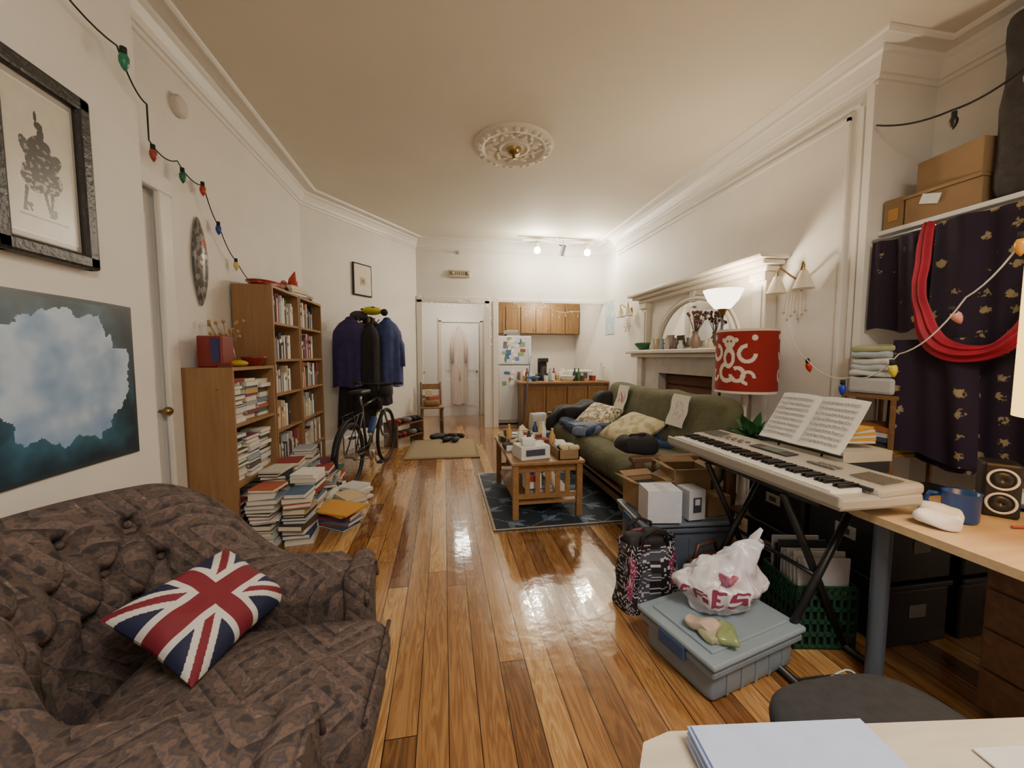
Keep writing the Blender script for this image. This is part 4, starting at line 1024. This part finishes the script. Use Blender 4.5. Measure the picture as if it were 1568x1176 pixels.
# ---------- near desk
b=B('computer_desk')
poly=[(1.50,-.6),(1.50,.39),(1.46,.41),(.36,.555),(.31,.545),(.285,.51),(.28,-.6)]
b.prism(poly,.028,PALE,M=Matrix.Translation((0,0,.70)))
for x,y in((.36,-.5),(1.42,-.5),(1.42,.31),(.37,.43)):b.box((.04,.04,.70),(x,y,.35),CHR)
b.done()
b=B('paper_stack')
for i in range(8):b.box((.28,.24,.004),(.50+R.uniform(-.005,.005),.39+R.uniform(-.005,.005),.731+i*.0042),hx('BCC8E6') if i%3 else hx('98AADA'),rot=(0,0,-.14+R.uniform(-.02,.02)))
b.box((.40,.20,.003),(1.00,.32,.7315),hx('DCD8D0'),rot=(0,0,-.12));b.done()
b=B('office_chair');CH=pm('chair_fabric',hx('2C2E32'),.85,ns=40,na=.2)
def seat(u,v):
    a=2*pi*u;b_=-pi/2+pi*v;e=lambda c,p:math.copysign(abs(c)**p,c)
    return (.25*e(math.cos(b_),.4)*e(math.cos(a),.6),.24*e(math.cos(b_),.4)*e(math.sin(a),.6),.42+.045*e(math.sin(b_),.7))
b.surf(seat,40,14,CH,cu=True);b.cyl(.03,.30,(0,0,.23),BLK)
b.tube([(0,-.2,.38),(0,-.30,.42),(0,-.32,.6)],.02,BLK)
b.soft((.40,.06,.22),(0,-.33,.54),CH,r=.028,n=10)
for i in range(5):
    a=i*2*pi/5;b.tube([(0,0,.10),(.27*math.cos(a),.27*math.sin(a),.07)],[.025,.015],BLK);b.sph(.03,(.27*math.cos(a),.27*math.sin(a),.03),BLK,seg=10)
b.done((1.04,.65,0))
b=B('power_cables')
for k in range(5):
    P=[(1.5+R.uniform(-.1,.2)+.1*math.sin(i*.9+k),1.12+R.uniform(-.03,.03)+.06*math.cos(i*1.1+k*2)+.02*i,.008) for i in range(9)]
    b.tube(crom(P,4),.004,hx('D8D8D8') if k%2 else hx('202020'),6)
b.box((.05,.26,.035),(1.62,1.14,.02),hx('303034'),rot=(0,0,.9),bev=.006);b.done()
b=B('plastic_bottles')
for x,y in((1.36,1.02),(1.43,.97)):b.lathe([(.03,0),(.033,.01),(.033,.12),(.012,.16),(.012,.18)],(x,y,0),hx('A8B0C8')+(1,))
b.done()
# ---------- armchair
def chair_mat():
    m,nt,N,L,p=nm('armchair_tapestry')
    tc=N.new('ShaderNodeTexCoord');sp=N.new('ShaderNodeSeparateXYZ');L.new(tc.outputs['Object'],sp.inputs[0])
    def M(op,a,b=None):
        n=N.new('ShaderNodeMath');n.operation=op
        for i,x in enumerate((a,b)):
            if x is None:continue
            if isinstance(x,(int,float)):n.inputs[i].default_value=x
            else:L.new(x,n.inputs[i])
        return n.outputs[0]
    U=M('MULTIPLY',M('ADD',sp.outputs[0],M('MULTIPLY',sp.outputs[2],.35)),3.0);V=M('MULTIPLY',M('ADD',sp.outputs[1],M('MULTIPLY',sp.outputs[2],.75)),3.0)
    du=M('ABSOLUTE',M('SUBTRACT',M('FRACT',U),.5));dv=M('ABSOLUTE',M('SUBTRACT',M('FRACT',V),.5))
    d=M('ADD',du,dv);ring=M('FRACT',M('MULTIPLY',d,5))
    n=N.new('ShaderNodeTexNoise');n.inputs['Scale'].default_value=40;n.inputs['Detail'].default_value=6;L.new(tc.outputs['Object'],n.inputs['Vector'])
    vo=N.new('ShaderNodeTexVoronoi');vo.inputs['Scale'].default_value=30;L.new(tc.outputs['Object'],vo.inputs['Vector'])
    big=N.new('ShaderNodeTexNoise');big.inputs['Scale'].default_value=5;L.new(tc.outputs['Object'],big.inputs['Vector'])
    t=M('ADD',M('MULTIPLY',ring,.30),M('ADD',M('MULTIPLY',n.outputs['Fac'],.58),M('ADD',M('MULTIPLY',vo.outputs['Distance'],.22),M('MULTIPLY',big.outputs['Fac'],.12))))
    r=N.new('ShaderNodeValToRGB');e=r.color_ramp.elements;e[0].position=.3;e[0].color=lin(hx('252225'));e[1].position=.95;e[1].color=lin(hx('94806E'))
    for q,c in((.47,'3C3434'),(.56,'5C4C42'),(.64,'463E40'),(.72,'6E5A4E'),(.80,'524648')):
        x=e.new(q);x.color=lin(hx(c))
    L.new(t,r.inputs[0]);L.new(r.outputs[0],p.inputs['Base Color']);p.inputs['Roughness'].default_value=.95
    n2=N.new('ShaderNodeTexNoise');n2.inputs['Scale'].default_value=180;L.new(tc.outputs['Object'],n2.inputs['Vector'])
    bm_=N.new('ShaderNodeBump');bm_.inputs['Strength'].default_value=.5;bm_.inputs['Distance'].default_value=.004;L.new(n2.outputs['Fac'],bm_.inputs['Height']);L.new(bm_.outputs['Normal'],p.inputs['Normal'])
    return m
AC=chair_mat()
b=B('tufted_armchair')
cw=.35
def pth(s):
    L1=.46;La=pi*.36;T=2*L1+La;d=s*T
    if d<L1:return (.36-d,cw,0,1,d/L1)
    if d<L1+La:
        a=(d-L1)/La*pi;return (-.10-.34*math.sin(a),cw*math.cos(a),-math.sin(a),math.cos(a),1)
    d2=d-L1-La;return (-.10+d2,-cw,0,-1,1-d2/L1)
btn=[(.44,.79),(.36,.79),(.52,.79),(.60,.79),(.40,.67),(.48,.67),(.56,.67),(.32,.67),(.44,.55),(.36,.55),(.52,.55),(.60,.55)]
def G(t):
    d=(t/2)-round(t/2);return math.exp(-d*d/.006)
def cf(u,v):
    x,y,nx,ny,wb=pth(v)
    k=max(0,min(1,(1-abs(v-.45)/.34)*1.5));k=k*k*(3-2*k)
    h=.575+.31*k;th=.10
    fr=0
    if v<.035 or v>.965:
        e=min(v,1-v)/.035;fr=(1-e);th*=.55+.45*math.sqrt(max(0,1-(1-e)**2));h-= .05*(1-e)
    a=2*pi*u;c,s_=math.cos(a),math.sin(a)
    pw=.6
    o=math.copysign(abs(c)**pw,c)*th;zz=math.copysign(abs(s_)**pw,s_)
    z=.04+(h-.04)*(zz+1)/2
    roll=.04*math.exp(-((z-(h-.07))/.07)**2)*(1-fr)
    if c>0:o+=roll
    else:o-=roll*.7*(1-.6*k)
    o+=k*(z-.35)*.16 if z>.35 else 0
    if c<0:
        cl=min(1,-c*2)
        for bs,bz in btn:
            d2=((v-bs)*2.05)**2+(z-bz)**2
            o+=(.045*math.exp(-d2/.0012)+.02*math.exp(-d2/.0002))*cl
        if .46<z<.86 and .29<v<.64:
            f=(z-.79)/.12;g=(v-.44)/.04;o+=.018*max(G(f+g),G(f-g))*cl*min(1,(z-.46)*12,(.86-z)*20,(v-.29)*30,(.64-v)*30)
        o-=k*(.055*math.sin(min(1,max(0,(z-.42)/.45))*pi))*cl
    q=noise.noise(Vector((x*5,y*5,z*5)))*.008
    return (x+nx*(o+q),y+ny*(o+q),z)
b.surf(cf,170,380,AC,cu=True)
for v in(0,1):
    pts=[cf(i/48,v) for i in range(48)];b.add(pts,[tuple(range(48))],AC,True)
for sy in(-1,1):
    b.soft((.09,.23,.50),(.37,sy*cw,.31),AC,r=.044,n=14,nz=.006)
    b.tube([(.415,sy*cw+.10*math.cos(pi*i/12),.44+.10*math.sin(pi*i/12)) for i in range(13)],.008,AC,8)
b.soft((.76,.48,.17),(.13,0,.335),AC,r=.08,n=22,bulge=.03,nz=.012,ns=5)
b.tube([(.50,-.2,.40),(.505,0,.405),(.50,.2,.40)],.007,AC)
b.soft((.12,.76,.26),(.40,0,.15),AC,r=.04,n=12,nz=.008)
b.soft((.60,.60,.2),(.02,0,.16),AC,r=.05,n=6)
for bs,bz in btn:
    x,y,nx,ny,wb=pth(bs);o=-.100+.060+(bz-.35)*.16-.055*math.sin(min(1,(bz-.42)/.45)*pi);b.sph(.013,(x+nx*o,y+ny*o,bz),AC,seg=8)
b.done((-.71,1.21,0),-.02)
b=B('union_flag_pillow')
C0=Vector((-.680,1.13,.45));C1=Vector((-.567,1.477,.476));C2=Vector((-.764,1.487,.653));C3=Vector((-.941,1.217,.606))
nrm=((C1-C0).cross(C3-C0)).normalized()
if nrm.z<0:nrm=-nrm
def jack(u,v):
    x=(2*u-1)*1.35;y=(2*v-1)
    if abs(x)<.20 or abs(y)<.20:return hx('741A28')
    if abs(x)<.34 or abs(y)<.34:return hx('CCC8C2')
    d=min(abs(y-x/1.35),abs(y+x/1.35))*.8
    if d<.075:return hx('741A28')
    if d<.2:return hx('CCC8C2')
    return hx('1A2040')
for sg in(-1,1):
    def fn(u,v,sg=sg):
        P=C0*(1-u)*(1-v)+C1*u*(1-v)+C2*u*v+C3*(1-u)*v;x=2*u-1;y=2*v-1
        t=max(0,(1-x**4)*(1-y**4))**.6;c=(C0+C1+C2+C3)/4
        k=1.03-.08*(1-abs(x*y))*max(abs(x),abs(y))**4
        return c+(P-c)*k+nrm*(sg*.06*t+.01*noise.noise(Vector((x*3,y*3,sg)))*t)
    b.surf(fn,150,115,VM,colfn=jack)
b.done((0,0,.015))
b=B('blue_draped_stool');b.soft((.50,.34,.86),(0,0,.43),pm('blue_cloth',hx('5E7AA6'),.8,ns=8,na=.1,bump=.3,bs=20),r=.15,n=16,nz=.03,ns=5,taper=.15);b.done((-.90,.56,0),-.1)
# ---------- lights
light('track_bulb_left','POINT',(1.60,6.64,3.09),62,(1,.89,.71),.05)
light('track_bulb_right','POINT',(2.50,6.64,3.09),62,(1,.89,.71),.05)
light('rear_fill_light','AREA',(.9,-.6,3.2),92,(1,.91,.80),.9)  # unseen area light added behind the camera to fill the room, no fixture
light('kitchen_lamp','POINT',(2.1,8.0,2.5),38,(1,.89,.73),.1)
light('hall_lamp','POINT',(.35,7.9,2.5),24,(1,.91,.80),.1)
light('desk_lamp_bulb','POINT',(1.80,.775,1.42),5,(1,.78,.46),.05)
w=bpy.data.worlds.new('world');bpy.context.scene.world=w;w.use_nodes=True
w.node_tree.nodes['Background'].inputs[0].default_value=(.9,.85,.8,1);w.node_tree.nodes['Background'].inputs[1].default_value=.3
cam=bpy.data.cameras.new('camera');co=bpy.data.objects.new('camera',cam);bpy.context.collection.objects.link(co)
cam.sensor_width=36;cam.lens=13.78;cam.clip_start=.02
co.location=(0,0,1.35);co.rotation_euler=(math.radians(90-4.1),0,math.radians(-9.83))
bpy.context.scene.camera=co
